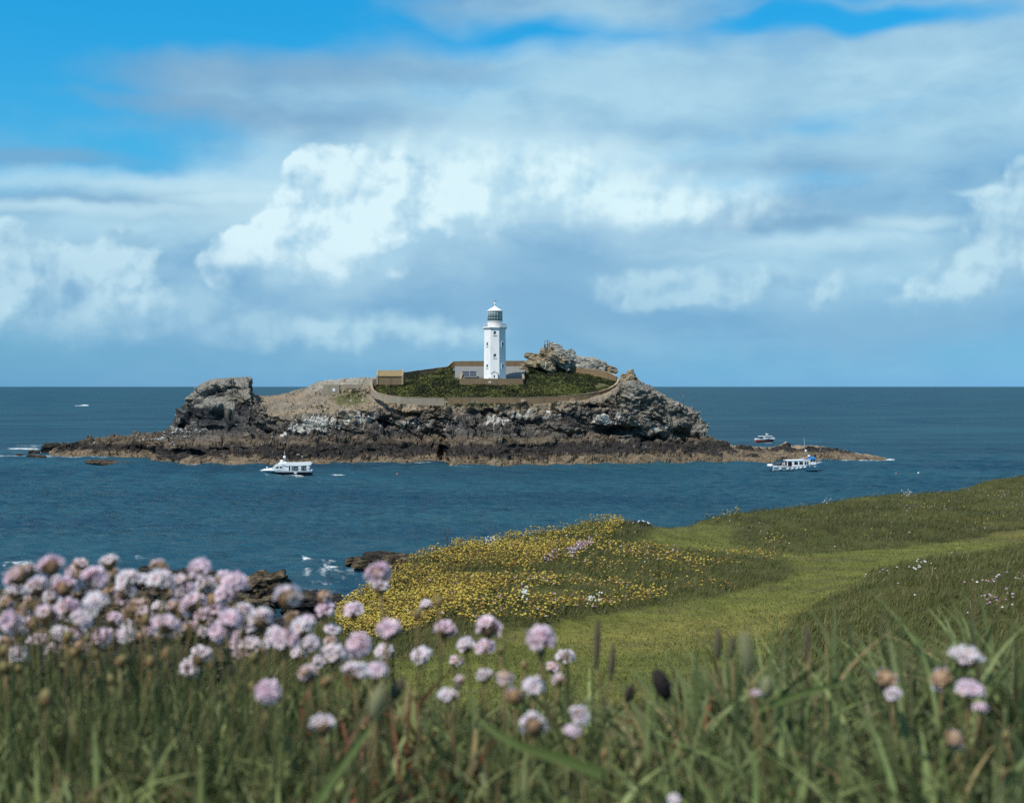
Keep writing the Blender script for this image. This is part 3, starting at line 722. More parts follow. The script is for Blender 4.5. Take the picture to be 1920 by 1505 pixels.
# ---------------- lighthouse
TD = 458.0
lx, ly, _ = pt(928, 710, TD); LZB = H + (HY - 710) / F * TD
LH = empty('lighthouse', (lx, ly, LZB), 0, 'tall white octagonal lighthouse tower with glazed lantern and conical cap', 'lighthouse')
A0, A1, HT = 3.72, 3.55, 17.0
def face_pt(k, s, z, off=0.0):
    """s metres along face k from its middle, z up, off inward"""
    ap = lerp(A0, A1, z / HT) - off
    th = -pi / 2 + k * pi / 4
    n = (cos(th), sin(th)); t = (-sin(th), cos(th))
    return (n[0] * ap + t[0] * s, n[1] * ap + t[1] * s, z)
WIN = {0: [(15.3, .42, .62, 0), (7.7, .42, .62, 0)], 1: [(11.5, .42, .7, 1), (4.2, .42, .7, 1)], 7: [(11.5, .4, .62, 0), (4.2, .4, .62, 0)], 3: [(11.5, .4, .62, 0)], 5: [(8, .4, .62, 0)], 4: [(12, .4, .62, 0)]}
body = MB()
for k in range(8):
    wins = sorted(WIN.get(k, []))
    zs = [0.0]; holes = []
    for (zc_, w_, h_, ty) in wins:
        zs += [zc_ - h_, zc_ + h_]; holes.append((zc_ - h_, zc_ + h_, w_))
    zs.append(HT)
    hw = lambda z: lerp(A0, A1, z / HT) * math.tan(pi / 8)
    for i in range(len(zs) - 1):
        za, zb = zs[i], zs[i + 1]
        hole = next((h for h in holes if abs(h[0] - za) < 1e-6), None)
        if hole is None:
            body.add([face_pt(k, -hw(za), za), face_pt(k, hw(za), za), face_pt(k, hw(zb), zb), face_pt(k, -hw(zb), zb)], [(0, 1, 2, 3)])
        else:
            w_ = hole[2]
            for sg in (-1, 1):
                vs = [face_pt(k, sg * hw(za), za), face_pt(k, sg * w_, za), face_pt(k, sg * w_, zb), face_pt(k, sg * hw(zb), zb)]
                body.add(vs, [(0, 1, 2, 3) if sg < 0 else (3, 2, 1, 0)])
            dpt = .55
            body.add([face_pt(k, -w_, za), face_pt(k, w_, za), face_pt(k, w_, za + .18, dpt), face_pt(k, -w_, za + .18, dpt),
                      face_pt(k, -w_, zb), face_pt(k, w_, zb), face_pt(k, w_, zb, dpt), face_pt(k, -w_, zb, dpt)], [(0, 1, 2, 3), (5, 4, 7, 6), (0, 3, 7, 4), (1, 5, 6, 2)])
    for (zc_, w_, h_, ty) in wins:
        fr = MB()
        z0, z1 = zc_ - h_, zc_ + h_
        th = -pi / 2 + k * pi / 4
        if ty == 1:                                            # moulded surround on the right face
            for sg in (-1, 1):
                c = face_pt(k, sg * (w_ + .09), zc_, -.05); fr.box(c, (.16, .16, 2 * h_ + .3), th + pi / 2)
            fr.box(face_pt(k, 0, z1 + .1, -.05), (2 * w_ + .02, .16, .18), th + pi / 2)
        fr.box(face_pt(k, 0, z0 - .09, -.08), (2 * w_ + .34, .26, .14), th + pi / 2)          # sill
        wf = fr.build('window', M_WHITE, LH)
        pn = MB(); pn.add([face_pt(k, -w_, z0 + .19, .50), face_pt(k, w_, z0 + .19, .50), face_pt(k, w_, z1, .50), face_pt(k, -w_, z1, .50)], [(0, 1, 2, 3)])
        pn.build('pane', M_GLASSD, wf)
        br = MB(); br.box(face_pt(k, 0, zc_, .46), (.07, .05, 2 * h_ - .2), th + pi / 2); br.box(face_pt(k, 0, zc_ + .1, .46), (2 * w_, .05, .07), th + pi / 2)
        br.build('glazing_bar', M_WHITE2, wf)
body.build('tower_wall', M_WHITE, LH)
R8 = 1 / cos(pi / 8)
g = MB(); g.lathe([(A1 * R8 + .02, HT - .35), (4.0 * R8, HT + .05), (4.08 * R8, HT + .1), (4.08 * R8, HT + .42), (3.95 * R8, HT + .46)], 8, rot=pi / 8); g.build('gallery', M_WHITE, LH)
rl = MB()
ZG = HT + .46
for k in range(24):
    a = 2 * pi * k / 24 + pi / 8; kk = (k % 3) / 3
    c0 = 2 * pi * (k // 3) / 8 + pi / 8; c1 = c0 + pi / 4
    x_ = lerp(cos(c0), cos(c1), kk) * 3.9 * R8; y_ = lerp(sin(c0), sin(c1), kk) * 3.9 * R8
    rl.tube([(x_, y_, ZG), (x_, y_, ZG + 1.15)], .045 if kk else .065, 4)
for zz_ in (.4, .78, 1.13):
    rl.tube([(cos(2 * pi * k / 8 + pi / 8) * 3.9 * R8, sin(2 * pi * k / 8 + pi / 8) * 3.9 * R8, ZG + zz_) for k in range(9)], .035, 4)
rl.build('railing', M_RAIL, LH)
mu = MB(); mu.lathe([(2.62, ZG - .02), (2.62, ZG + .15), (2.52, ZG + .2), (2.52, ZG + 1.75), (2.68, ZG + 1.8), (2.68, ZG + 1.95)], 24); mu.build('lantern_base', M_WHITE2, LH)
ZL = ZG + 1.95; HL = 3.35
gl = MB(); gl.lathe([(2.42, ZL), (2.42, ZL + HL)], 16, cap=False); gl.build('lantern_glazing', M_LANT, LH)
ct = MB(); ct.lathe([(2.44, ZL + HL * .76), (2.44, ZL + HL)], 16, cap=False); ct.build('lantern_curtain', M_CURT, LH)
gb = MB()
for k in range(16):
    a = 2 * pi * k / 16; gb.tube([(2.46 * cos(a), 2.46 * sin(a), ZL), (2.46 * cos(a), 2.46 * sin(a), ZL + HL)], .07, 4)
for f_ in (.0, .30, .62, .76, 1.0):
    gb.lathe([(2.40, ZL + HL * f_ - .06), (2.52, ZL + HL * f_ - .05), (2.52, ZL + HL * f_ + .05), (2.40, ZL + HL * f_ + .06)], 16, cap=False)
gb.build('glazing_bars', M_BARS, LH)
ZR = ZL + HL
cr = MB(); cr.lathe([(2.62, ZR + .02), (2.72, ZR + .07), (2.66, ZR + .22), (1.7, ZR + .85), (.8, ZR + 1.35), (.28, ZR + 1.72), (.2, ZR + 2.0)], 16); rf = cr.build('lantern_roof', M_WHITE, LH)
fi = MB(); fi.lathe([(.2, ZR + 1.98), (.16, ZR + 2.3), (.3, ZR + 2.45), (.36, ZR + 2.65), (.3, ZR + 2.85), (.1, ZR + 3.0), (.05, ZR + 3.05)], 12, sm=True); fi.build('ball_finial', M_WHITE2, rf)
va_ = MB(); va_.tube([(0, 0, ZR + 3.0), (0, 0, ZR + 3.75)], .05, 5); va_.prism([(.05, ZR + 3.35), (.5, ZR + 3.4), (.62, ZR + 3.7), (.4, ZR + 3.62), (.05, ZR + 3.55)], -.03, .03); va_.build('weather_vane', M_STEEL, rf)
po = MB(); PXc = -.05
po.prism([(-1.15 + PXc, 0), (1.05 + PXc, 0), (1.05 + PXc, 1.75), (PXc - .05, 2.35), (-1.15 + PXc, 1.75)], -5.1, -3.65); pch = po.build('porch', M_WHITE, LH)
pr = MB(); pr.prism([(-1.3 + PXc, 1.68), (PXc - .05, 2.38), (1.2 + PXc, 1.68), (1.2 + PXc, 1.78), (PXc - .05, 2.5), (-1.3 + PXc, 1.78)], -5.22, -3.65); pr.build('porch_roof', M_CONC, pch)
pw = MB(); pw.box((PXc - .1, -5.105, .72), (.4, .02, .9)); pw.build('porch_window', M_GLASSD, pch)
pd = MB(); pd.box((1.053 + PXc, -4.4, .9), (.02, .85, 1.75)); pd.build('porch_door', mat('green_grey_door', color=(.09, .12, .13)), pch)
vb_ = MB(); vb_.box((-1.85, -3.84, .22), (.3, .12, .34)); vb_.build('vent', M_STEEL, LH)

# ---------------- walls that run along a line of points
def wall(name, pts, th, m, mc, label, cat='wall', cope=.14, jag=0.06, group=None):
    """pts: (px, py_top, py_bottom, D)"""
    pts = np.array(pts, float); n = max(2, int(np.hypot(np.diff(pts[:, 0]), 6 * np.diff(pts[:, 3])).sum() / 4))
    s = np.concatenate([[0], np.cumsum(np.hypot(np.diff(pts[:, 0]), 6 * np.diff(pts[:, 3])))]); t = np.linspace(0, s[-1], n + 1)
    q = np.stack([np.interp(t, s, pts[:, k]) for k in range(4)], 1)
    top = np.array([pt(a, b, d) for a, b, _, d in q]); bot = np.array([pt(a, c, d) for a, _, c, d in q])
    top[:, 2] += jag * fbm(np.stack([t * .15, t * 0, t * 0 + len(pts)], 1), 3, 7)
    d = np.gradient(top[:, :2], axis=0); d /= np.linalg.norm(d, axis=1, keepdims=True); nrm = np.stack([-d[:, 1], d[:, 0]], 1)
    mid = top[len(top) // 2]
    def section(w, z0, z1): return [[(p[0] - v[0] * w, p[1] - v[1] * w, a), (p[0] + v[0] * w, p[1] + v[1] * w, a), (p[0] + v[0] * w, p[1] + v[1] * w, b), (p[0] - v[0] * w, p[1] - v[1] * w, b)] for p, v, a, b in zip(top, nrm, z0, z1)]
    loc = np.array([mid[0], mid[1], bot[len(bot) // 2][2]])
    e = empty(name, loc, 0, label, cat, group)
    sh = lambda secs: [[tuple(np.array(p) - loc) for p in s_] for s_ in secs]
    b1 = MB(); b1.loft(sh(section(th / 2, bot[:, 2] - .9, top[:, 2] - cope)), closed=True); b1.build('wall_body', m, e)
    b2 = MB(); b2.loft(sh(section(th / 2 + .07, top[:, 2] - cope, top[:, 2])), closed=True); b2.build('coping', mc, e)
    return e
wall('garden_wall', [(696, 716, 727, 455), (696.5, 724, 731, 450), (699, 730, 737, 444), (705, 735, 742, 439), (726, 740.2, 748, 434), (752, 743.3, 751.5, 432), (790, 744.8, 754, 431.5), (833, 745.5, 755, 431)], .5, M_PALEW, M_COPE, 'pale curving garden wall below the stone hut, ending at the narrow gap')
wall('garden_wall', [(839, 744.8, 755.5, 431), (900, 745, 756, 431), (960, 745, 756.5, 431), (1011, 744.6, 756, 431.5), (1045, 743, 754.5, 432.5), (1075, 740.7, 752, 433), (1100, 737.5, 748.5, 434.5), (1124, 733.4, 744.5, 437), (1142, 727.5, 738, 440), (1152.5, 721.3, 731, 444), (1158, 715.5, 724, 449), (1160, 709, 716, 456)], .55, M_BRICKY, M_COPE, 'long brown garden wall in front of the shrubs, curving round to the right')
wall('garden_wall', [(1156, 705.5, 712, 457), (1148, 700.5, 710, 461), (1140, 697, 707.5, 465), (1125, 694, 704.5, 469), (1109, 692, 702.5, 473), (1079, 689, 700, 478), (1055, 685, 698, 479.5), (1041, 680.5, 694, 480)], .5, M_BRICKY, M_COPE, 'brown garden wall below the grey slabs, right of the steel mast')
wall('garden_wall', [(1008, 672.8, 682, 482), (1003, 674.5, 683, 482), (997, 676, 684, 482), (975, 676.3, 685, 482), (947, 676.3, 686, 482), (906, 676.5, 686, 482), (851, 677, 687, 482), (845, 681, 689, 481.5), (839, 687, 694, 480.5), (820, 689.5, 698, 479), (785, 694, 703, 475), (756, 698, 708, 470)], .5, M_BRICKY, M_COPE, 'brown garden wall behind the lighthouse, stepping down towards the hut')
# front yard enclosure: three sides
wall('yard_wall', [(866, 700, 712, 461), (864, 706, 717, 453), (863, 709.6, 723, 447.8), (920, 709.6, 723, 447.5), (981, 709.6, 723, 447.8), (981.5, 706, 717, 454), (980, 701, 713, 461)], .5, M_BRICKY, M_COPE, 'low brown yard wall directly in front of the white lighthouse', jag=.02)
e = empty('lamp_box', pt(918.5, 716.5, 447.2), 0, 'tiny white box fixed on the yard wall below the lighthouse', 'box')
b = MB(); b.box((0, 0, 0), (.75, .18, .55)); b.build('housing', M_SIGN, e); b = MB(); b.box((0, -.1, 0), (.4, .04, .28)); b.build('cover', M_CURT, e)
# paved yard and sloping apron
y = MB(); z0 = LZB
zA = pt(0, 707, 462.5)[2]; zB = pt(0, 686.5, 480.5)[2]
y.add([pt(864.5, 0, 448.0)[:2] + (z0,), pt(981, 0, 448.0)[:2] + (z0,), pt(981, 0, 462.5)[:2] + (z0,), pt(864.5, 0, 462.5)[:2] + (z0,)], [(0, 1, 2, 3)])
y.add([pt(853, 0, 462.5)[:2] + (zA,), pt(984, 0, 462.5)[:2] + (zA,), pt(985, 0, 480.5)[:2] + (zB,), pt(853, 0, 480.5)[:2] + (zB,), pt(853, 0, 462.5)[:2] + (z0 - 1,), pt(984, 0, 462.5)[:2] + (z0 - 1,)], [(0, 1, 2, 3), (4, 5, 1, 0)])
tag(y.build('paved_yard', M_CONC), 'pale grey concrete yard and sloping apron round the lighthouse foot', kind='structure')
# ---------------- solar array
sx_, sy_, sz_ = pt(880, 706, 460.5)
SA = empty('solar_array', (sx_, sy_, sz_), 0, 'tilted dark blue solar panels on a frame left of the lighthouse', 'solar panel')
tl = radians(38)
for r in range(2):
    for c in range(2):
        bx_ = MB(); u0 = -2.42 + c * 2.46; v0 = .1 + r * 1.42
        bx_.box((u0 + 1.18, (v0 + .65) * cos(tl), (v0 + .65) * sin(tl) + .1), (2.36, 1.32, .06), 0, tl); pnl = bx_.build('panel', M_SOLAR, SA)
        fr = MB()
        for k in range(7): fr.box((u0 + k * 2.36 / 6, (v0 + .65) * cos(tl) - .03, (v0 + .65) * sin(tl) + .13), (.035 if k % 6 else .08, 1.34, .05), 0, tl)
        for vv in (0, .65, 1.3): fr.box((u0 + 1.18, (v0 + vv) * cos(tl) - .03, (v0 + vv) * sin(tl) + .132), (2.4, .05 if vv == .65 else .08, .05), 0, tl)
        fr.build('panel_frame', M_ALU, pnl)
fr = MB()
for x_ in (-2.3, 0, 2.3):
    fr.tube([(x_, .1, -.6), (x_, .1, .1)], .06, 5); fr.tube([(x_, 2.2, -.4), (x_, 2.2, 1.75)], .06, 5)
fr.box((0, .0, -.12), (5.3, .16, .28)); fr.build('stand', M_CONC, SA)
# ---------------- stone hut with parapet gables
hx, hy, hz = pt(731, 718, 455)
HU = empty('stone_hut', (hx, hy, hz), 0, 'small stone hut with ochre pitched roof and raised gable ends', 'hut')
mpx = 455 / F
hw_ = 23.5 * mpx; eave = 13.5 * mpx; ridge = 26 * mpx
b = MB(); b.box((0, 1.8, eave / 2 - .3), (2 * hw_ - .5, 3.6, eave + .6)); b.build('hut_wall', M_BRICKY, HU)
b = MB(); b.add([(-hw_ + .3, -.22, eave - .05), (hw_ - .3, -.22, eave - .05), (hw_ - .3, 1.8, ridge - .35), (-hw_ + .3, 1.8, ridge - .35), (hw_ - .3, 3.82, eave - .05), (-hw_ + .3, 3.82, eave - .05),
       (-hw_ + .3, -.22, eave - .25), (hw_ - .3, -.22, eave - .25), (hw_ - .3, 3.82, eave - .25), (-hw_ + .3, 3.82, eave - .25)], [(0, 1, 2, 3), (3, 2, 4, 5), (6, 7, 1, 0), (5, 4, 8, 9)]); b.build('roof', M_ROOF, HU)
for sg in (-1, 1):
    b = MB(); x0 = sg * hw_
    vs = [(x0 - .28, -.25, -.5), (x0 - .28, -.25, eave + .15), (x0 - .28, 1.8, ridge + (.12 if sg > 0 else -.05)), (x0 - .28, 3.85, eave + .15), (x0 - .28, 3.85, -.5)]
    vs += [(v[0] + .56, v[1], v[2]) for v in vs]
    b.add(vs, [(4, 3, 2, 1, 0), (5, 6, 7, 8, 9)] + [(i, (i + 1) % 5, 5 + (i + 1) % 5, 5 + i) for i in range(5)]); b.build('gable_wall', M_COPE, HU)
b = MB(); b.box((.15, -.03, eave / 2 - .3), (.12, .1, eave + .5)); b.build('downpipe', M_STEEL, HU)
b = MB(); b.box((-hw_ - .9, 1.2, .1), (1.1, 2.2, 2.6)); b.build('lean_to', M_STEEL, HU)
# ---------------- low ruined building left of the hut with a notice
rx_, ry_, rz_ = pt(628, 736, 452)
RU = empty('ruined_building', (rx_, ry_, rz_), 0, 'low roofless brown block with a white notice on the left slope', 'ruin')
m_ = 452 / F
b = MB(); b.box((-1.2, 1.0, 1.0), (30 * m_, 2.2, 17.5 * m_ + .2)); b.build('front_wall', M_PALEW, RU)
b = MB(); b.prism([(2.05, -.8), (3.5, 1.6), (3.6, 2.35), (2.05, 2.4)], .5, 1.1); b.build('buttress', M_COPE, RU)
b = MB(); b.box((3.5, 4.2, 2.0), (10, .5, 1.3)); b.build('rear_wall', M_PALEW, RU)
b = MB(); b.box((-.3, -.16, .95), (.85, .05, .95)); b.build('notice', M_SIGN, RU)
# ---------------- notice on the cliff
e = empty('notice_board', pt(1028, 771.5, 424.5), 0, 'small white notice fixed low on the cliff below the long wall', 'sign')
b = MB(); b.box((0, 0, 0), (1.15, .08, .75)); b.build('board', M_SIGN, e)
b = MB(); b.tube([(-.4, .06, -.35), (-.4, .06, -1.8)], .05, 5); b.tube([(.4, .06, -.35), (.4, .06, -1.8)], .05, 5); b.build('post', M_STEEL, e)
# ---------------- white cabinet on the wall end
e = empty('white_cabinet', pt(1006.8, 678, 481.3), 0, 'white cabinet standing at the wall end beside the tall rocks', 'cabinet')
b = MB(); b.box((0, 0, .1), (.62, .5, 1.15)); b.build('box', M_SIGN, e); b = MB(); b.box((0, 0, .71), (.72, .6, .08)); b.build('lid', M_CONC, e)
# ---------------- steel mast with platform
mx_, my_, mz_ = pt(1023.5, 690, 470); mm = 470 / F
MA = empty('navigation_mast', (mx_, my_, mz_), 0, 'steel mast with a railed platform rising beside the tall rocks', 'mast')
b = MB(); b.tube([(0, 0, -.5), (0, 0, 12.5 * mm)], .17, 8); b.build('white_base', M_SIGN, MA)
b = MB(); b.tube([(0, 0, 12.5 * mm), (.1, 0, 40 * mm)], .14, 8); b.tube([(.55, 0, 36 * mm), (.55, 0, 54.5 * mm)], [.16, .12], 6); b.build('pole', M_STEEL, MA)
b = MB(); b.box((.35, 0, 38 * mm), (9.5 * mm, 1.4, .14)); b.box((.35, 0, 44.5 * mm), (9.5 * mm, 1.4, .1))
for sx in (-4.6, 4.6):
    for sy in (-.65, .65): b.tube([(.35 + sx * mm, sy, 37 * mm), (.35 + sx * mm, sy, 51 * mm)], .07, 5)
b.build('platform', M_STEEL, MA)
b = MB()
for sy in (-.65, .65): b.tube([(.35 - 4.6 * mm, sy, 50.5 * mm), (.35 + 4.6 * mm, sy, 50.5 * mm)], .05, 5)
b.box((-.35, -.1, 41.2 * mm), (2.6 * mm, .6, 5.2 * mm)); b.build('guard_rail', M_STEEL, MA)
b = MB()
for k in range(18): b.tube([(-.28, -.3, 1 + k * .35), (.2, -.3, 1 + k * .35)], .025, 4)
b.tube([(-.28, -.3, .3), (-.28, -.3, 7)], .03, 4); b.tube([(.2, -.3, .3), (.2, -.3, 7)], .03, 4); b.build('ladder', M_STEEL, MA)
# ---------------- right hand beacon on its concrete block
bx0, by0, bz0 = pt(1278, 770, 448); bm_ = 448 / F
e = empty('concrete_block', (bx0, by0, bz0), 0, 'grey concrete block at the right shoulder of the island', 'block')
b = MB(); b.prism([(-16 * bm_, -.8), (15 * bm_, -1.6), (16 * bm_, 1.0), (13 * bm_, 1.35), (-15 * bm_, 1.25)], -1.6, 1.8); b.build('plinth', M_PALEW, e)
b = MB(); b.box((0, -1.62, -.1), (20 * bm_, .1, .12)); b.build('ledge', M_CONC, e)
e = empty('beacon_post', pt(1281.5, 762.5, 448), 0, 'dark upright beacon post standing on the right shoulder of the island', 'post')
b = MB(); b.tube([(0, 0, 0), (0, 0, 30 * bm_)], .16, 6); b.build('shaft', M_STEEL, e)
b = MB(); b.box((-.05, 0, 28.5 * bm_), (.5, .5, 2.6 * bm_)); b.build('topmark', M_STEEL, e)
b = MB(); b.box((-.2, 0, 6 * bm_), (.7, .5, .8)); b.build('junction_box', M_STEEL, e)
# ---------------- landing stage
e = empty('landing_stage', pt(491, 822, 428), 0, 'pale concrete landing stage with twin uprights above the tidal rocks', 'landing')
lm = 428 / F
b = MB(); b.box((-3 * lm, 1.2, 5 * lm), (36 * lm, 3.0, 6.5 * lm)); b.build('deck', M_PALEW, e)
for x_ in (6.5, 11):
    b = MB(); b.box((x_ * lm, -.6, -2.5 * lm), (2.1 * lm, .35, 22 * lm)); b.build('upright', M_CONC, e)
b = MB(); b.box((8.7 * lm, -.35, -3 * lm), (2.2 * lm, .25, 20 * lm)); b.build('recess', M_STEEL, e)
b = MB(); b.tube([(-7 * lm, 1, 7 * lm), (-7 * lm, 1, 14 * lm)], .06, 5); b.build('mooring_post', M_STEEL, e)

# ================================================================== LOOSE ROCKS
def boulder(w, d, h, seed, sub=4, cuts=16, strat_amp=.05, bedrot=0.0, flat=.0):
    """angular rock: a sphere cut by random planes, layered and chipped; returns verts, tris"""
    bm = bmesh.new(); bmesh.ops.create_icosphere(bm, subdivisions=sub, radius=1)
    v = np.array([x.co[:] for x in bm.verts]); f = np.array([[q_.index for q_ in x.verts] for x in bm.faces]); bm.free()
    r = np.random.default_rng(seed)
    n = r.normal(size=(cuts, 3)); n /= np.linalg.norm(n, axis=1, keepdims=True)
    n = np.concatenate([n, [[0, 0, 1], [0, 0, -1], [.15, -1, .1], [1, .1, .15], [-1, 0, .1]]]); n /= np.linalg.norm(n, axis=1, keepdims=True)
    dd = np.concatenate([r.uniform(.72, 1.0, cuts), r.uniform(.62, .8, 5)])
    rad = np.min(np.where(v @ n.T > 1e-3, dd / np.maximum(v @ n.T, 1e-3), 9), axis=1)
    v = v * np.minimum(rad, 1.15)[:, None] / .85
    s = np.array([w, d, h]) / 2; v = v * s
    c, sn_ = cos(bedrot), sin(bedrot)
    off = seed * 7.31
    sc_ = max(min(w, h), .3)
    q_ = v / sc_ + off
    c_, a_, b_ = cells(q_ * np.array([2.2, 2.2, 4.2]), seed)
    c2_, a2, b2 = cells(q_ * np.array([5, 5, 9]), seed + 3)
    st = vnoise(q_ * np.array([1.2, 1.2, 7]), seed)
    nn = v / (np.linalg.norm(v, axis=1, keepdims=True) + 1e-9)
    v = v + nn * (sc_ * (.10 * c_ + .05 * c2_ + strat_amp * st + .03 * fbm(q_ * 6, 3, seed)))[:, None]
    x_, z_ = v[:, 0] * c + v[:, 2] * sn_, -v[:, 0] * sn_ + v[:, 2] * c
    return np.stack([x_, v[:, 1], z_], 1), f
def tor_mat(name, c0, c1, c2, sc=1.0):
    def fn(nb, bs):
        p = nb.geo('Position')
        g_ = nb.noise(p, .9 * sc, 7, .66); g2 = nb.noise(nb.vm('MULTIPLY', p, (.6, .6, 2.4)), 1.3 * sc, 6, .65)
        c = nb.mix(g_.smooth(.42, .62), c0, c1); c = nb.mix(g2.smooth(.52, .68), c, c2)
        nb.put(bs.inputs['Normal'], nb.bump(g_ + g2 * .8, .35 / sc, .9)); bs.inputs['Roughness'].default_value = .9
        return c
    return mat(name, fn, spec=.15)
M_TOR = tor_mat('lichened_slate', (.19, .155, .105), (.34, .285, .195), (.38, .27, .12))
M_TOR2 = tor_mat('grey_slate', (.22, .205, .175), (.40, .38, .335), (.33, .27, .17))
M_SHORE = tor_mat('wet_dark_rock', (.016, .014, .014), (.038, .033, .03), (.10, .08, .05), .8)
M_SHORE2 = tor_mat('barnacled_rock', (.022, .018, .016), (.10, .075, .045), (.17, .135, .08), .8)
def put_rock(name, px, py, w, h, D, m, seed, rot=0, parent=None, dep=.8, base=None, sub=4, strat_amp=.05):
    s = D / F
    v, f = boulder(w * s, max(w, h) * s * dep, h * s, seed, sub, strat_amp=strat_amp, bedrot=radians(rot))
    o = link(name, np_mesh(name, v, tris=f, smooth=False), m, parent)
    x_, y_, z_ = pt(px, py, D)
    if parent is not None: x_, y_, z_ = x_ - parent.location[0], y_ - parent.location[1], z_ - parent.location[2]
    o.location = (x_, y_, z_)
    return o
TOR = empty('rock_tor', pt(1035, 690, 478), 0, 'tall jagged outcrop of tilted boulders behind the steel mast', 'rocks')
k = 100
for (px, py, w, h, D, rot, m) in [(1043, 650.5, 23, 11, 479, 10, M_TOR2), (1023, 659, 22, 14, 476, -8, M_TOR), (1036, 662, 22, 16, 480, 25, M_TOR), (1053, 660, 32, 12, 480, 14, M_TOR2), (1055, 667, 36, 14, 478, 24, M_TOR2), (1066, 668, 22, 17, 481, 30, M_TOR2), (1044, 672, 40, 16, 477, 30, M_TOR),
    (1000, 668, 34, 12, 480, 8, M_TOR), (1016, 673, 22, 20, 477, 20, M_TOR), (1031, 678, 28, 20, 475, 32, M_TOR), (1052, 680, 40, 18, 478, 28, M_TOR2), (1001, 684, 36, 13, 475, 10, M_TOR), (1024, 688, 38, 14, 473, 26, M_TOR), (992, 667, 16, 7, 481, 8, M_TOR), (991, 691, 34, 18, 477, 4, M_TOR), (1010, 680, 40, 16, 479, 14, M_TOR), (1062, 678, 34, 22, 482, 26, M_TOR2), (1080, 684, 30, 18, 481, 20, M_TOR2), (1028, 684, 34, 18, 478, 20, M_TOR), (1033, 646, 12, 8, 481, -20, M_TOR), (1072, 660, 14, 9, 483, 35, M_TOR2), (1040, 690, 34, 16, 481, 10, M_TOR)]:
    put_rock('boulder', px, py, w * 1.12, h * 1.15, D, m, k, rot, TOR, .9); k += 1
SL = empty('rock_slab', pt(1100, 686, 484), 0, 'broad pale grey slabs sloping down behind the right garden wall', 'rocks')
for (px, py, w, h, D, rot) in [(1078, 678, 40, 18, 483, 16), (1094, 677, 54, 16, 484, 10), (1112, 681, 54, 19, 485, 15), (1122, 684, 34, 19, 482, 22), (1075, 686, 44, 15, 484, 18), (1098, 688, 46, 12, 482, 12), (1138, 691, 26, 12, 483, 12), (1148, 694, 17, 13, 480, -12), (1095, 675, 34, 10, 487, 10)]:
    put_rock('slab', px, py, w * 1.1, h * 1.15, D, M_TOR2 if px < 1135 else M_TOR, k, rot, SL, .8, strat_amp=.09); k += 1
PN = empty('rock_pinnacle', pt(1178, 716, 466), 0, 'small upright rock pinnacle right of where the walls meet', 'rocks')
for (px, py, w, h, rot) in [(1183, 701, 13, 16, -20), (1173, 706, 16, 14, 10), (1180, 711, 26, 14, 0), (1172, 717, 26, 12, 14), (1188, 714, 18, 16, 20)]:
    put_rock('boulder', px, py, w * 1.15, h * 1.15, 466, M_TOR, k, rot, PN); k += 1
# rocks in the water: island outliers
for (px, py, w, h, D, lab) in [(99, 840, 34, 17, 470, 'rounded black rock awash beyond the far left reef'), (64, 850, 20, 10, 458, 'low brown rock in foam at the far left of the island reef'), (36, 853, 14, 5, 452, 'tiny rock awash in foam, furthest left of the reef'), (68, 856, 34, 6, 444, 'flat reddish rock in the foam streak left of the reef'),
        (208, 867, 84, 6, 411, 'long flat reddish reef awash in front of the left spit')]:
    D = min(D, H * F / (py - HY + 1)); o = put_rock('sea_rock', px, py, w * 1.15, h * 1.3, D, M_SHORE if py < 845 else M_SHORE2, k, 4, None, .7); k += 1
    tag(o, lab, 'rock', 'rocks awash beside the island')
# rocky shore below the headland
shore = [(60, 1250, 220, 70, M_SHORE, 'nearest black ledge at the far left behind the stems', 4), (270, 1255, 240, 70, M_SHORE, 'nearest dark ledge behind the stems right of the far left one', -3), (430, 1255, 160, 60, M_SHORE2, 'nearest brown ledge beside the yellow green turf', 2), (716, 1050, 84, 26, M_SHORE, 'dark low rock in the surf beside the yellow flower bank', 5), (688, 1056, 60, 20, M_SHORE2, 'flat brown rock awash just left of the dark low rock', 2), (756, 1060, 80, 38, M_SHORE2, 'brown rock close in at the foot of the yellow flower bank', 4),
    (662, 1051, 30, 14, M_SHORE2, 'small brown tip of rock furthest out from the yellow flower bank', -10), (497, 1108, 92, 62, M_SHORE2, 'tan topped boulder at the water edge behind the flowers', -6), (520, 1098, 44, 42, M_SHORE, 'black faced boulder standing beside the tan topped one', 10), (585, 1140, 120, 52, M_SHORE, 'black shore rock at the cliff foot left of the flower bank', 6), (640, 1150, 80, 40, M_SHORE, 'small black rock against the grassy cliff edge', 0),
    (375, 1100, 110, 56, M_SHORE, 'black rock showing between the tallest pink flower heads', 6), (415, 1128, 90, 50, M_SHORE, 'lower black rock behind the middle flower heads', -5), (300, 1090, 110, 44, M_SHORE, 'dark rock just breaking the skyline of flower heads', 4), (455, 1150, 120, 60, M_SHORE2, 'brown shore rock under the tan topped boulder', 4), (270, 1150, 150, 80, M_SHORE2, 'brown ledge seen through the flower stems', -4), (350, 1175, 180, 70, M_SHORE, 'dark ledge low behind the flower stems', 8),
    (190, 1130, 140, 80, M_SHORE, 'black rock behind the crowded flower heads', -6), (100, 1120, 150, 70, M_SHORE, 'black rock mass behind the left flower drift', 3), (230, 1210, 190, 70, M_SHORE, 'near dark ledge behind the left stems', 6), (470, 1200, 190, 70, M_SHORE, 'near dark ledge behind the middle stems', -4), (20, 1150, 130, 70, M_SHORE2, 'brown rock at the far left behind the flowers', 6), (110, 1180, 150, 70, M_SHORE2, 'near brown rock low on the left behind the stems', 0), (560, 1190, 130, 60, M_SHORE, 'near black rock close under the cliff edge', -6)]
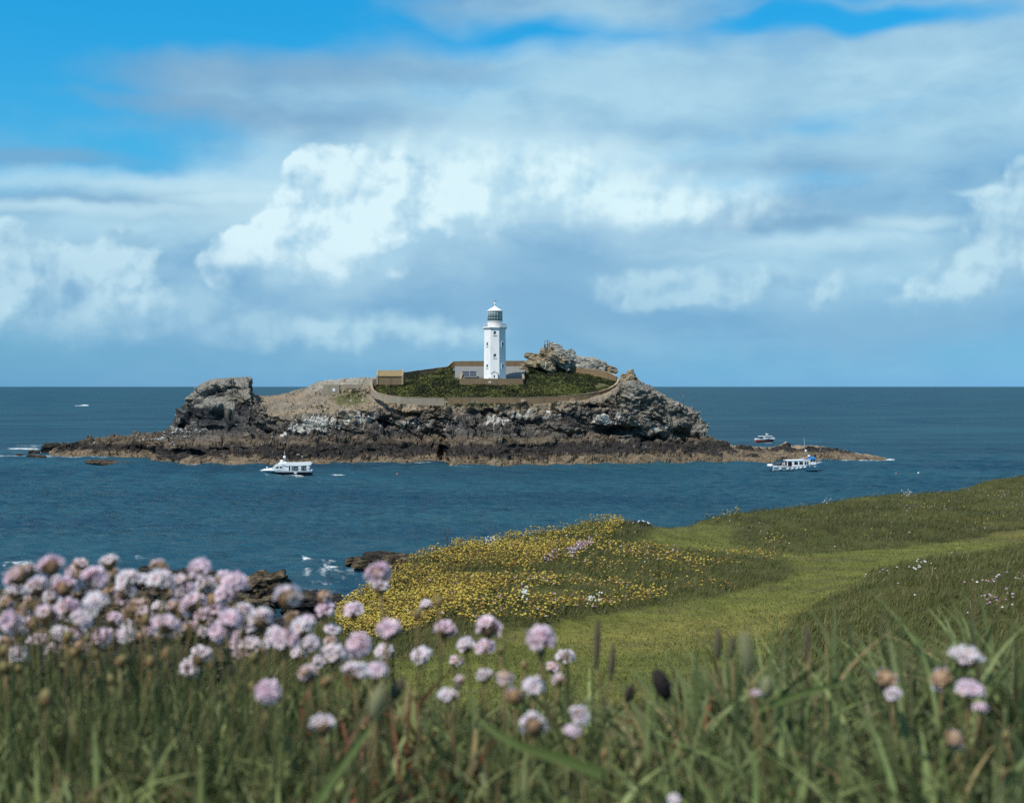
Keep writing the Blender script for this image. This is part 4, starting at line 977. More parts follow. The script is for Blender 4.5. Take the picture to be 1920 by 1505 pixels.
for (px, py, w, h, m, lab, rot) in shore:
    D = H * F / (py + h * .42 - HY); o = put_rock('shore_rock', px, py, w * 1.1, h * 1.1, D, m, k, rot, None, 1.0, sub=5, strat_amp=.07); k += 1
    tag(o, lab, 'rock', 'rocks on the shore below the headland')
o = put_rock('sea_rock', 1194, 984.5, 64, 17, H * F / (990 - HY), M_SHORE, k, 3, None, .8); tag(o, 'low dark rock with gulls beyond the tip of the yellow flower bank', 'rock')

# ================================================================== SHRUBS inside the wall
def leaf_clumps(centres, size, nleaf, seed, cols):
    r = np.random.default_rng(seed); n = len(centres)
    c = np.repeat(centres, nleaf, 0); s = np.repeat(size, nleaf)
    d = r.normal(size=(len(c), 3)); d[:, 2] = np.abs(d[:, 2]) * .8; d /= np.linalg.norm(d, axis=1, keepdims=True)
    p = c + d * (s * r.uniform(.45, 1.0, len(c)))[:, None] * np.array([1, 1, .75])
    t1 = np.cross(d, r.normal(size=d.shape)); t1 /= np.linalg.norm(t1, axis=1, keepdims=True); t2 = np.cross(d, t1)
    nn = (d + r.normal(size=d.shape) * .6); nn /= np.linalg.norm(nn, axis=1, keepdims=True); t2 = np.cross(nn, t1); t2 /= np.linalg.norm(t2, axis=1, keepdims=True)
    L = (s * r.uniform(.28, .5, len(c)))[:, None]
    v = np.stack([p - t1 * L, p - t2 * L * .6, p + t1 * L, p + t2 * L * .6], 1).reshape(-1, 3)
    ci = np.repeat(np.repeat(cols, nleaf, 0) * r.uniform(.6, 1.45, (len(c), 1)), 4, 0)
    qd = np.arange(len(v)).reshape(-1, 4)
    return v, qd, ci
def leaf_mat(nb, bs):
    bs.inputs['Roughness'].default_value = .7
    return nb.attr('tint')
M_LEAF = mat('leaves', leaf_mat, spec=.2, translucent=.25)
gr = (ISL_T > 4.02) & (ISL_T < 6.0) & (ISL_PX > 700) & (ISL_PX < 1158)
ip = ISL_P[gr]; ipx = CX + F * ip[:, 0] / ip[:, 1]; ipy = HY + F * (H - ip[:, 2]) / ip[:, 1]
inside = inpoly(ipx, ipy, [(699, 718), (708, 737), (735, 744), (830, 748), (1010, 748), (1075, 744), (1124, 737), (1150, 724), (1156, 712), (1130, 706), (1085, 703), (1040, 696), (1020, 688), (985, 692), (985, 724), (860, 724), (860, 700), (850, 692), (800, 700), (758, 706), (757, 718)])
sandy = np.exp(-(((ipx - 1128) / 26) ** 2 + ((ipy - 724) / 9) ** 2))
inside &= rng.uniform(size=len(ip)) > sandy * 1.1
ip = ip[inside]; ipx = ipx[inside]; ipy = ipy[inside]
sel = rng.choice(len(ip), min(5200, len(ip)), replace=False); cpos = ip[sel] + np.array([0, 0, .15]); bn = fbm(cpos / 5, 3, 501)
sz = np.clip(.75 + .55 * bn + rng.uniform(-.2, .3, len(cpos)), .3, 1.5)
bc = np.where((bn + .25 * rng.normal(size=len(bn)) + .9 * np.exp(-(((ipx[sel] - 1060) / 70) ** 2 + ((ipy[sel] - 733) / 9) ** 2)) > .2)[:, None], C(.095, .105, .03), C(.034, .042, .016))
v, qd, ci = leaf_clumps(cpos, sz, 22, 5, bc)
tag(link('shrub_cover', np_mesh('shrub_cover', v, quads=qd, cols={'tint': ci}, smooth=False), M_LEAF), 'dark green low shrubs filling the ground inside the garden wall', kind='stuff')
# scattered tufts outside the wall
gr = (ISL_T > 3.7) & (ISL_T < 5.6) & (ISL_PX > 560) & (ISL_PX < 1160)
ip = ISL_P[gr]; ipx = CX + F * ip[:, 0] / ip[:, 1]; ipy = HY + F * (H - ip[:, 2]) / ip[:, 1]
w_ = 1.2 * np.exp(-(((ipx - 660) / 30) ** 2 + ((ipy - 735) / 7) ** 2)) + .6 * np.exp(-(((ipx - 600) / 20) ** 2 + ((ipy - 765) / 5) ** 2)) + .9 * np.exp(-((ipy - 757.5) / 2.0) ** 2) * (ipx > 700) * (ipx < 1100) + .25 * np.exp(-(((ipx - 720) / 20) ** 2 + ((ipy - 748) / 5) ** 2))
w_ = w_ * (fbm(ip / 2.5, 3, 511) > .0)
sel = rng.uniform(size=len(ip)) < w_ * .55
cpos = ip[sel]; v, qd, ci = leaf_clumps(cpos, rng.uniform(.2, .6, len(cpos)), 12, 6, C(.040, .050, .02) * np.ones((len(cpos), 1)))
tag(link('cliff_tufts', np_mesh('cliff_tufts', v, quads=qd, cols={'tint': ci}, smooth=False), M_LEAF), 'small dark tufts dotted over the earthy slope and along the wall foot', kind='stuff')
# ================================================================== BOATS
M_GEL = wear_mat('white_gelcoat', (.80, .82, .82), (.66, .68, .68), .8, .4, .3)
M_NAVY = mat('navy_hull_paint', color=(.012, .018, .035), rough=.25, spec=.5)
M_PALEB = wear_mat('pale_blue_hull_paint', (.52, .62, .66), (.42, .50, .52), .7, .5, .4)
M_RED = wear_mat('red_hull_paint', (.42, .035, .022), (.28, .03, .025), 1, .5, .4)
M_BLUE = mat('blue_canvas', color=(.035, .26, .62), rough=.7)
M_DARK = mat('dark_interior', color=(.02, .024, .028), rough=.6)
M_BOOT = mat('black_antifouling', color=(.012, .013, .015), rough=.6)
M_FEND = mat('white_fender', color=(.78, .77, .72), rough=.5)
M_ORANGE = mat('orange_buoyancy', color=(.75, .28, .05), rough=.6)
M_SKIN = mat('skin', color=(.45, .27, .19), rough=.6)
M_HAIR = mat('dark_hair', color=(.03, .02, .015), rough=.7)
M_CLOTH = {n: mat(n + '_cloth', color=c, rough=.9) for n, c in (('red', (.38, .03, .025)), ('dark', (.03, .035, .045)), ('white', (.65, .62, .60)), ('blue', (.04, .09, .20)), ('maroon', (.16, .03, .03)))}

class Hull:
    def __init__(s, L, B, sheer, rake=.9, fine=2.2, full=.40, draft=.5):
        s.L, s.B, s.sheer, s.rake, s.fine, s.full, s.draft = L, B, sheer, rake, fine, full, draft
    def half(s, t, z):
        top = s.sheer(t); h = np.clip((z + s.draft) / (top + s.draft), 0, 1)
        b = s.B / 2 * (1 - max(0, (t - s.full) / (1 - s.full)) ** s.fine) * (.9 + .1 * min(1, t / .2))
        nar = lerp(1.0, .35, max(0, (t - .45) / .55) ** 1.2)
        return max(.015, b * lerp(.55 * nar, 1, h ** .6))
    def pos(s, t, z, side):
        top = s.sheer(t)
        x = -s.L / 2 + t * (s.L - s.rake) + (t ** 3) * s.rake * np.clip(z / top, -.3, 1.05)
        return (x, side * s.half(t, z), z)
    def strip(s, za, zb, off=0.0, n=26):
        m = MB(); ts = np.linspace(0, 1, n)
        for side in (-1, 1):
            secs = []
            for t in ts:
                a_, b_ = za(t), zb(t)
                col_ = []
                for k in range(4):
                    p = s.pos(t, lerp(a_, b_, k / 3), side); col_.append((p[0], p[1] + side * off, p[2]))
                secs.append(col_)
            m.loft(secs, cap=False, sm=True)
        a_, b_ = za(0), zb(0)
        m.add([s.pos(0, a_, -1), s.pos(0, a_, 1), s.pos(0, b_, 1), s.pos(0, b_, -1)], [(0, 1, 2, 3)])
        return m
    def deck(s, z, t0=0, t1=1, n=20):
        m = MB(); m.loft([[s.pos(t, z(t), -1), s.pos(t, z(t), 1)] for t in np.linspace(t0, t1, n)], cap=False); return m

def skin_fig(name, chains, m, parent=None):
    """one continuous skinned figure: chains of (x, y, z, radius) that share their first vertex with an earlier one"""
    vs, es, rr = [], [], []; idx = {}
    def vid(p):
        k_ = tuple(round(c, 4) for c in p[:3])
        if k_ not in idx: idx[k_] = len(vs); vs.append(p[:3]); rr.append(p[3])
        return idx[k_]
    for c in chains:
        ids = [vid(p) for p in c]; es += list(zip(ids[:-1], ids[1:]))
    me = bpy.data.meshes.new(name); me.from_pydata(vs, es, [])
    o = link(name, me, None, parent); me.materials.append(m)
    o.modifiers.new('skin', 'SKIN'); sv = me.skin_vertices[0].data
    for i, r in enumerate(rr): sv[i].radius = (r, r)
    sv[0].use_root = True
    ss = o.modifiers.new('smooth', 'SUBSURF'); ss.levels = ss.render_levels = 1
    return o
def person(loc, rz, cloth, label, seated=True, scale=1.0, group='people aboard the boats'):
    e = empty('person', loc, rz, label, 'person', group); e.scale = (scale,) * 3
    hp = .46 if seated else .92
    torso = [(0, 0, hp, .15), (0, 0, hp + .25, .15), (0, 0, hp + .46, .16), (0, 0, hp + .60, .065), (.02, 0, hp + .70, .10), (.02, 0, hp + .80, .105), (.02, 0, hp + .88, .07)]
    ch = [torso]
    for s in (-1, 1):
        ch.append([torso[2], (0, s * .2, hp + .45, .065), (.06, s * .25, hp + .2, .05), (.26, s * .18, hp + .12, .04), (.34, s * .16, hp + .13, .04)])
        if seated: ch.append([torso[0], (.05, s * .10, hp - .01, .10), (.44, s * .12, hp + .0, .075), (.46, s * .12, .12, .05), (.56, s * .12, .05, .045)])
        else: ch.append([torso[0], (0, s * .10, hp - .05, .10), (.02, s * .11, .48, .07), (0, s * .12, .08, .05), (.14, s * .12, .05, .045)])
    skin_fig('body', ch, M_SKIN, e)
    jk = [[(0, 0, hp + .02, .17), (0, 0, hp + .25, .175), (0, 0, hp + .47, .175), (0, 0, hp + .56, .08)]]
    for s in (-1, 1): jk.append([jk[0][2], (0, s * .21, hp + .45, .08), (.06, s * .25, hp + .2, .065), (.22, s * .19, hp + .13, .055)])
    skin_fig('jacket', jk, cloth, e)
    tr = []
    for s in (-1, 1):
        tr.append([(0, 0, hp, .16), (.05, s * .10, hp - .01, .115)] + ([(.44, s * .12, hp, .09), (.46, s * .12, .14, .065)] if seated else [(.02, s * .11, .48, .085), (0, s * .12, .1, .065)]))
    skin_fig('trousers', tr, M_CLOTH['dark'], e)
    b = MB(); b.lathe([(.085, hp + .80), (.118, hp + .84), (.11, hp + .90), (.06, hp + .95), (.01, hp + .955)], 10, c=(.0, 0, 0), sm=True); b.build('hair', M_HAIR, e)
    return e
def fender(name, x, y, z, parent, m=None):
    b = MB(); b.lathe([(.03, -.42), (.16, -.34), (.19, -.1), (.19, .12), (.15, .32), (.03, .42)], 8, sm=True)
    o = b.build(name, m or M_FEND, parent, (x, y, z)); o.rotation_euler = (0, radians(78), 0); return o

# ---- white trip boat with navy hull, heading left
D1 = H * F / (891 - HY); k1 = D1 / F / 9.6                       # metres per pixel of the enlarged view
bx1, by1, _ = pt(536, 891, D1)
B1 = empty('trip_boat', (bx1, by1, -.05), pi + radians(3), 'white motor cruiser with navy hull and long canopy heading left', 'boat')
X1 = lambda zx: (622 - zx) * k1                                  # local x, bow positive
Z1 = lambda zy: (503 - zy) * k1
L1 = 945 * k1
h1 = Hull(L1, 4.2, lambda t: 1.40 + .12 * t ** 2, rake=1.9, fine=2.1, full=.45)
chine = lambda t: .02 + 1.02 * max(0, (t - .45) / .55) ** 1.6
h1.strip(lambda t: -.5, chine).build('hull_bottom', M_GEL, B1)
h1.strip(chine, lambda t: max(chine(t) + .01, 1.0 + .05 * t)).build('hull_side', M_NAVY, B1)
h1.strip(lambda t: max(chine(t) + .01, 1.0 + .05 * t), lambda t: 1.40 + .12 * t ** 2, .05).build('gunwale', M_GEL, B1)
h1.deck(lambda t: .95).build('deck', M_GEL, B1)
fd = MB()
fd.loft([[(X1(zx), -w, Z1(a)), (X1(zx), -w * .75, Z1(b_)), (X1(zx), 0, Z1(b_) + .08), (X1(zx), w * .75, Z1(b_)), (X1(zx), w, Z1(a))] for zx, w, a, b_ in ((172, .12, 415, 408), (240, .75, 405, 385), (330, 1.35, 402, 372), (420, 1.75, 402, 362))], cap=True); fd.build('foredeck', M_GEL, B1)
cb = MB(); cb.prism([(X1(375), Z1(408)), (X1(380), Z1(368)), (X1(440), Z1(303)), (X1(500), Z1(288)), (X1(560), Z1(280)), (X1(665), Z1(285)), (X1(668), Z1(408))], -1.55, 1.55); cab = cb.build('wheelhouse', M_GEL, B1)
for s in (-1, 1):
    w = MB(); yy = s * 1.56
    w.prism([(X1(443), Z1(368)), (X1(478), Z1(333)), (X1(505), Z1(332)), (X1(505), Z1(364))], yy - .02, yy + .02); w.build('window', M_GLASSD, cab)
    w = MB(); w.prism([(X1(523), Z1(362)), (X1(523), Z1(331)), (X1(560), Z1(335)), (X1(590), Z1(360))], yy - .02, yy + .02); w.build('window', M_GLASSD, cab)
    w = MB(); w.prism([(X1(480), Z1(400)), (X1(486), Z1(390)), (X1(640), Z1(378)), (X1(640), Z1(386))], yy - .01, yy + .01); w.build('grab_rail', M_ALU, cab)
w = MB(); w.add([(X1(388), -1.3, Z1(362)), (X1(388), 1.3, Z1(362)), (X1(434), 1.2, Z1(312)), (X1(434), -1.2, Z1(312))], [(0, 1, 2, 3)])
w.v = [(x + .04, y_, z + .04) for x, y_, z in w.v]; w.build('windscreen', M_GLASSD, cab)
rf = MB(); rf.loft([[(X1(zx), -1.75, Z1(b_)), (X1(zx), -1.72, Z1(a)), (X1(zx), 1.72, Z1(a)), (X1(zx), 1.75, Z1(b_))] for zx, a, b_ in ((560, 272, 300), (640, 268, 322), (860, 268, 322), (1050, 262, 312), (1088, 278, 300))], closed=True); rf.build('canopy', M_GEL, B1)
for (zx, w_, m_) in ((678, 16, M_GEL), (725, 22, M_GEL), (760, 10, M_ALU), (882, 46, M_GEL), (1028, 54, M_GEL)):
    for s in (-1, 1):
        p = MB(); p.box((X1(zx), s * 1.62, (Z1(315) + Z1(408)) / 2), (w_ * k1, .08, Z1(315) - Z1(408))); p.build('canopy_post', m_, B1)
b = MB(); b.box((X1(690), 0, (Z1(315) + 1.0) / 2 + .3), (.1, 2.9, 1.5)); b.box((X1(800), 0, 1.2), (1.4, 1.2, .5)); b.build('seating', M_DARK, B1)
b = MB()
for s in (-1, 1):
    b.tube([(X1(690), s * 1.72, Z1(372)), (X1(1060), s * 1.72, Z1(372))], .035, 5)
    for zx in (810, 930, 980): b.tube([(X1(zx), s * 1.72, Z1(372)), (X1(zx), s * 1.72, 1.3)], .03, 4)
b.build('side_rail', M_ALU, B1)
b = MB(); b.prism([(X1(480), Z1(290)), (X1(520), Z1(252)), (X1(570), Z1(250)), (X1(600), Z1(275)), (X1(660), Z1(282))], -.95, .95); b.build('radar_arch', M_GEL, B1)
b = MB(); b.lathe([(.05, 0), (.45, .03), (.5, .2), (.42, .36), (.1, .45)], 14, c=(X1(550), 0, Z1(250)), sm=True); b.build('radar_dome', M_GEL, B1)
b = MB(); b.lathe([(.4, 0), (.62, .1), (.55, .3), (.1, .36)], 14, c=(X1(620), .4, Z1(280)), sm=True); b.build('life_raft', M_GEL, B1)
b = MB(); b.tube([(X1(598), 0, Z1(275)), (X1(598), 0, Z1(60))], [.07, .03], 6); mst = b.build('mast', M_ALU, B1)
b = MB(); b.lathe([(.05, 0), (.34, .1), (.36, .7), (.05, .8)], 10, c=(X1(598), 0, Z1(200)), sm=True); b.build('radar_reflector', M_GEL, mst)
b = MB(); b.tube([(X1(285), 0, Z1(380)), (X1(285), 0, Z1(345))], .03, 5); b.lathe([(.02, 0), (.2, .1), (.2, .3), (.02, .4)], 8, c=(X1(285), 0, Z1(368)), sm=True); b.build('bow_lamp', M_FEND, B1)
for s in (-1, 1): fender('fender', X1(812), s * 2.2, Z1(452), B1)
b = MB(); b.box((X1(1090), 0, Z1(400)), (.35, 3.2, .3)); b.build('stern_platform', M_GEL, B1)
for zx, zs, c, lab in ((800, 1.05, 'dark', 'seated passenger in dark clothes under the canopy of the navy hulled boat'), (935, 1.05, 'blue', 'seated passenger in blue near the stern of the navy hulled boat'), (975, 1.0, 'white', 'seated passenger in a pale top at the stern rail of the navy hulled boat')):
    lx_ = X1(zx); person((bx1 - lx_ * cos(radians(3)) + .0, by1 - lx_ * sin(radians(3)) - .5, zs - .06), pi * 1.35, M_CLOTH[c], lab)

# ---- pale blue wooden trip boat, heading right
D2 = H * F / (882.5 - HY); k2 = D2 / F / 6.857
bx2, by2, _ = pt(1495, 882, D2)
B2 = empty('trip_boat', (bx2, by2, -.03), radians(4), 'pale blue wooden boat with white fenders and blue wheelhouse top heading right', 'boat')
X2 = lambda zx: (zx - 650) * k2
Z2 = lambda zy: (634 - zy) * k2
L2 = 662 * k2
sh2 = lambda t: 1.28 + .12 * t + 1.05 * max(0, (t - .35) / .65) ** 2.0
h2 = Hull(L2, 4.3, sh2, rake=1.5, fine=2.4, full=.45)
h2.strip(lambda t: -.5, lambda t: .16).build('hull_bottom', M_BOOT, B2)
h2.strip(lambda t: .16, lambda t: sh2(t) - .14).build('hull_side', M_PALEB, B2)
h2.strip(lambda t: sh2(t) - .14, lambda t: sh2(t) + .05, .06).build('rubbing_strake', M_GEL, B2)
h2.deck(lambda t: sh2(t) - .35).build('deck', M_CONC, B2)
# cabin with real window openings: posts, sills and roof
cz0, cz1 = Z2(572), Z2(500)
b = MB()
for s in (-1, 1):
    b.box(((X2(560) + X2(795)) / 2, s * 1.5, (Z2(552) + cz0) / 2), (X2(795) - X2(560), .1, Z2(552) - cz0)); b.box(((X2(490) + X2(795)) / 2, s * 1.5, Z2(503)), (X2(795) - X2(490), .1, Z2(498) - Z2(508)))
cabw = b.build('cabin_side', M_GEL, B2)
for (zx, w_) in ((575, 26), (647, 16), (715, 18), (752, 5), (788, 20), (500, 12)):
    for s in (-1, 1):
        p = MB(); p.box((X2(zx), s * 1.5, (cz0 + cz1) / 2), (w_ * k2, .12, cz1 - cz0)); p.build('window_post', M_GEL, B2)
b = MB(); b.loft([[(X2(zx), -1.65, Z2(a) - .16), (X2(zx), -1.6, Z2(a)), (X2(zx), 0, Z2(a) + .08), (X2(zx), 1.6, Z2(a)), (X2(zx), 1.65, Z2(a) - .16)] for zx, a in ((485, 492), (600, 489), (720, 485), (800, 480))], closed=True); b.build('cabin_roof', M_GEL, B2)
b = MB(); b.prism([(X2(785), Z2(560)), (X2(785), Z2(478)), (X2(868), Z2(482)), (X2(880), Z2(545))], -1.45, 1.45); wh = b.build('wheelhouse', M_GEL, B2)
for s in (-1, 1):
    b = MB(); b.prism([(X2(800), Z2(510)), (X2(800), Z2(488)), (X2(830), Z2(488)), (X2(830), Z2(510))], s * 1.47 - .02, s * 1.47 + .02); b.build('window', M_GLASSD, wh)
    b = MB(); b.prism([(X2(836), Z2(511)), (X2(836), Z2(488)), (X2(864), Z2(489)), (X2(868), Z2(512))], s * 1.47 - .02, s * 1.47 + .02); b.build('window', M_GLASSD, wh)
b = MB(); b.prism([(X2(724), Z2(478)), (X2(740), Z2(466)), (X2(800), Z2(463)), (X2(868), Z2(457)), (X2(878), Z2(482)), (X2(790), Z2(480))], -1.6, 1.6); b.build('blue_canopy', M_BLUE, B2)
b = MB(); b.lathe([(.1, 0), (.3, .08), (.3, .3), (.1, .4)], 10, c=(X2(728), -1.0, Z2(475))); b.build('life_ring', M_ORANGE, B2)
b = MB(); b.lathe([(.1, 0), (.28, .08), (.28, .3), (.1, .4)], 10, c=(X2(757), -1.0, Z2(472))); b.build('life_ring', M_ORANGE, B2)
b = MB(); b.box((X2(650), .2, Z2(545)), (4.4, 1.4, .5)); b.box((X2(525), .6, Z2(530)), (.15, 2.4, 1.2)); b.build('seating', M_DARK, B2)
b = MB(); b.tube([(X2(757), 0, Z2(485)), (X2(750), 0, Z2(380)), (X2(738), 0, Z2(208))], [.08, .06, .025], 6); ms = b.build('mast', M_ALU, B2)
b = MB(); b.lathe([(.05, 0), (.25, .06), (.25, .6), (.05, .68)], 10, c=(X2(762), 0, Z2(392)), sm=True); b.build('radar_reflector', M_GEL, ms)
b = MB(); b.lathe([(.05, 0), (.38, .04), (.42, .22), (.34, .38), (.05, .46)], 14, c=(X2(803), 0, Z2(452)), sm=True); b.build('radar_dome', M_GEL, B2)
b = MB(); b.tube([(X2(872), 0, Z2(480)), (X2(884), 0, Z2(420))], .04, 5); b.box((X2(884), 0, Z2(440)), (.55, .06, .75)); b.build('ensign', M_CLOTH['dark'], B2)
b = MB()
for s in (-1, 1):
    b.tube([(X2(880), s * 1.1, Z2(520)), (X2(925), s * .8, Z2(492)), (X2(965), s * .3, Z2(490)), (X2(975), 0, Z2(512))], .035, 5); b.tube([(X2(925), s * .8, Z2(492)), (X2(915), s * .9, Z2(525))], .03, 4)
b.build('bow_rail', M_ALU, B2)
for zx, zy in ((402, 600), (500, 598), (560, 596), (618, 593), (668, 587), (722, 580), (865, 575)):
    t = (X2(zx) + L2 / 2) / (L2 - .6)
    for s in (-1, 1): fender('fender', X2(zx), s * (h2.half(t, Z2(zy)) + .16), Z2(zy), B2)
b = MB(); b.loft([[(X2(zx), r * cos(a) * 2.2, Z2(562) + r * sin(a) * .75) for a in np.linspace(0, 2 * pi, 10)[:-1]] for zx, r in ((258, .2), (266, .48), (295, .6), (322, .5), (330, .3))], closed=True, sm=True); b.build('stern_dinghy', M_GEL, B2)
for zx, dy, c, lab, st in ((385, -.6, 'maroon', 'person in maroon seated at the open stern of the pale blue boat', True), (425, .3, 'dark', 'person in dark clothes seated in the stern of the pale blue boat', True), (462, -.4, 'white', 'person in a pale top seated behind the cabin of the pale blue boat', True), (535, -.7, 'red', 'person in bright red standing in the rear cabin opening of the pale blue boat', False),
                        (612, -.5, 'red', 'person in red behind the first cabin window of the pale blue boat', True), (685, -.5, 'white', 'person in pale clothes behind the middle cabin window of the pale blue boat', True), (668, -.7, 'red', 'person in red beside the pale clothed one inside the pale blue boat', True)):
    lx_ = X2(zx); person((bx2 + lx_ * cos(radians(4)), by2 + lx_ * sin(radians(4)) + dy, (Z2(575) - .12 if st else Z2(618))), -pi / 2 + .4, M_CLOTH[c], lab, st)

# ---- small red and white boat beyond the right reef, heading right
D3 = H * F / (827.8 - HY); k3 = D3 / F / 6.857
bx3, by3, _ = pt(1435, 827.5, D3)
B3 = empty('motor_boat', (bx3, by3, 0), radians(8), 'small red hulled motor boat with white cabin beyond the right reef', 'boat')
X3 = lambda zx: (zx - 240) * k3
Z3 = lambda zy: (256 - zy) * k3
L3 = 262 * k3
sh3 = lambda t: 1.35 + .35 * t ** 2
h3 = Hull(L3, 3.2, sh3, rake=1.1, fine=2.2, full=.45)
h3.strip(lambda t: -.5, lambda t: .75 + .25 * t ** 2).build('hull_side', M_RED, B3)
h3.strip(lambda t: .75 + .25 * t ** 2, sh3, .03).build('gunwale', M_GEL, B3)
h3.deck(lambda t: sh3(t) - .1).build('deck', M_GEL, B3)
b = MB(); b.prism([(X3(205), Z3(222)), (X3(212), Z3(192)), (X3(318), Z3(190)), (X3(352), Z3(212)), (X3(358), Z3(222))], -1.15, 1.15); c3 = b.build('cabin', M_GEL, B3)
for s in (-1, 1):
    b = MB(); b.prism([(X3(222), Z3(204)), (X3(222), Z3(194)), (X3(310), Z3(193)), (X3(326), Z3(203))], s * 1.16 - .02, s * 1.16 + .02); b.build('window', M_GLASSD, c3)
b = MB(); b.box(((X3(155) + X3(325)) / 2, 0, Z3(186)), (X3(325) - X3(155), 2.5, .22)); b.build('canopy', M_GEL, B3)
b = MB()
for s in (-1, 1): b.tube([(X3(160), s * 1.1, Z3(215)), (X3(160), s * 1.1, Z3(186))], .05, 5)
b.box((X3(180), 0, Z3(205)), (.9, 1.6, .5)); b.build('cockpit', M_DARK, B3)
b = MB(); b.tube([(X3(262), 0, Z3(182)), (X3(248), 0, Z3(140))], .05, 5); b.box((X3(262), 0, Z3(160)), (1.0, .6, .35)); b.build('radar_mast', M_GEL, B3)
person((bx3 + X3(185) * .99, by3 - .4, Z3(226)), -pi / 2, M_CLOTH['white'], 'person in a pale top in the cockpit of the red hulled boat', True)

# ---- small buoys
M_BUOY = mat('faded_red_buoy', color=(.62, .16, .14), rough=.5)
for (px, py, m, lab) in [(1680, 888.5, M_BUOY, 'small red buoy afloat right of the pale blue boat'), (1722, 887, M_FEND, 'small pale buoy right of the red one beyond the pale blue boat'), (745, 889, M_BUOY, 'small red buoy afloat off the middle of the island'), (665, 888.5, M_BUOY, 'small red buoy afloat behind the navy hulled boat')]:
    D = H * F / (py - HY); e = empty('buoy', pt(px, py, D), 0, lab, 'buoy', 'mooring buoys'); e.location.z = -.02; e.scale = (.75,) * 3
    b = MB(); b.lathe([(.04, -.25), (.26, -.12), (.33, .08), (.26, .3), (.1, .42), (.05, .46)], 12, sm=True); b.build('float', m, e)
    b = MB(); b.tube([(0, 0, .4), (0, 0, .85)], .03, 5); b.build('staff', M_DARK, e)

# ---- gulls
M_GULL = mat('white_feathers', color=(.80, .80, .79), rough=.8); M_GWING = mat('grey_feathers', color=(.33, .35, .38), rough=.8); M_BILL = mat('yellow_bill', color=(.6, .4, .06))
b = MB()
b.loft([[(x, r * cos(a) * .9 , z + r * sin(a)) for a in np.linspace(0, 2 * pi, 11)[:-1]] for x, z, r in ((-.30, .20, .015), (-.2, .205, .05), (-.08, .21, .10), (.05, .225, .115), (.14, .26, .085), (.18, .33, .052), (.20, .375, .058), (.235, .39, .05), (.27, .385, .015))], closed=True, sm=True); b.tube([(0, .04, .13), (0.01, .04, 0)], .01, 4); b.tube([(0, -.04, .13), (.01, -.04, 0)], .01, 4)
gull_me = b.mesh('gull_body'); gull_me.materials.append(M_GULL)
b = MB()
for s in (-1, 1): b.loft([[(x, s * (y_ + .012), z - .05), (x, s * (y_ + .022), z), (x, s * (y_ - .015), z + .05)] for x, y_, z in ((.12, .085, .24), (0, .108, .235), (-.16, .085, .23), (-.36, .02, .205))], cap=True, sm=True)
gw_me = b.mesh('gull_wing'); gw_me.materials.append(M_GWING)
b = MB(); b.loft([[(.265, -.012, .375), (.265, .012, .375), (.265, 0, .392)], [(.33, -.002, .368), (.33, .002, .368), (.33, 0, .372)]], closed=True); gb_me = b.mesh('gull_bill'); gb_me.materials.append(M_BILL)
def gull(loc, rz, label, group, sc=1.0):
    e = empty('gull', loc, rz, label, 'gull', group); e.scale = (sc,) * 3
    link('body', gull_me, None, e); link('wings', gw_me, None, e); link('bill', gb_me, None, e); return e
bpy.context.view_layer.update()
DG = bpy.context.evaluated_depsgraph_get()
def drop(px, py, D0_, z_up=40):
    """first surface along the line of sight beyond D0_, so that a bird stands on rock that can be seen"""
    from mathutils import Vector
    o = Vector((0, 0, H)); d = Vector(pt(px, py, 1.0)) - o; d.normalize()
    ok, hit, nrm, _, ob, _ = SC.ray_cast(DG, o + d * D0_, d)
    return (hit, ob.name) if ok else (None, None)
gr_ = np.random.default_rng(17)
for (px, py, lab) in [(1187, 981, 'white gull on the left of the dark rock beyond the yellow bank'), (1197, 978.5, 'white gull on the crown of the dark rock beyond the yellow bank'), (1207, 977.5, 'white gull right of the crown on the dark rock beyond the yellow bank'), (1216, 981, 'white gull on the right end of the dark rock beyond the yellow bank')]:
    h_, nm = drop(px, py + 3, 120)
    if h_ is not None: gull(h_, gr_.uniform(0, 6), lab, None, 1.25)

ORD = 'first second third fourth fifth sixth seventh eighth ninth tenth eleventh twelfth thirteenth fourteenth fifteenth sixteenth seventeenth eighteenth nineteenth twentieth'.split()
def ordinal(i):
    if i < 20: return ORD[i]
    t = ['twenty', 'thirty', 'forty'][(i + 1) // 10 - 2]; u = (i + 1) % 10
    return t[:-1] + 'ieth' if u == 0 else t + '-' + ORD[u - 1]
spots = []
for (x0, x1, y0_, y1_, n, where) in [(338, 388, 805, 812, 15, 'foot of the dark stack'), (246, 292, 819, 828, 9, 'outer end of the brown left reef'), (290, 318, 821, 827, 16, 'middle of the brown left reef'), (346, 358, 819, 823, 4, 'brown ledge under the stack'), (308, 334, 806, 815, 6, 'slope left of the stack'), (316, 328, 832, 836, 3, 'black band of the left reef'), (500, 560, 826, 832, 3, 'ledge right of the landing stage'), (555, 575, 853, 858, 3, 'black band behind the navy hulled boat')]:
    for i, px in enumerate(sorted(gr_.uniform(x0, x1, n))):
        h_, nm = drop(px, gr_.uniform(y0_, y1_), 300)
        if h_ is not None and nm.startswith('island') and h_.z > .3: gull(h_, gr_.uniform(0, 6), 'white gull, ' + ordinal(i) + ' from the left on the ' + where, 'gulls on the left reef', 1.35)
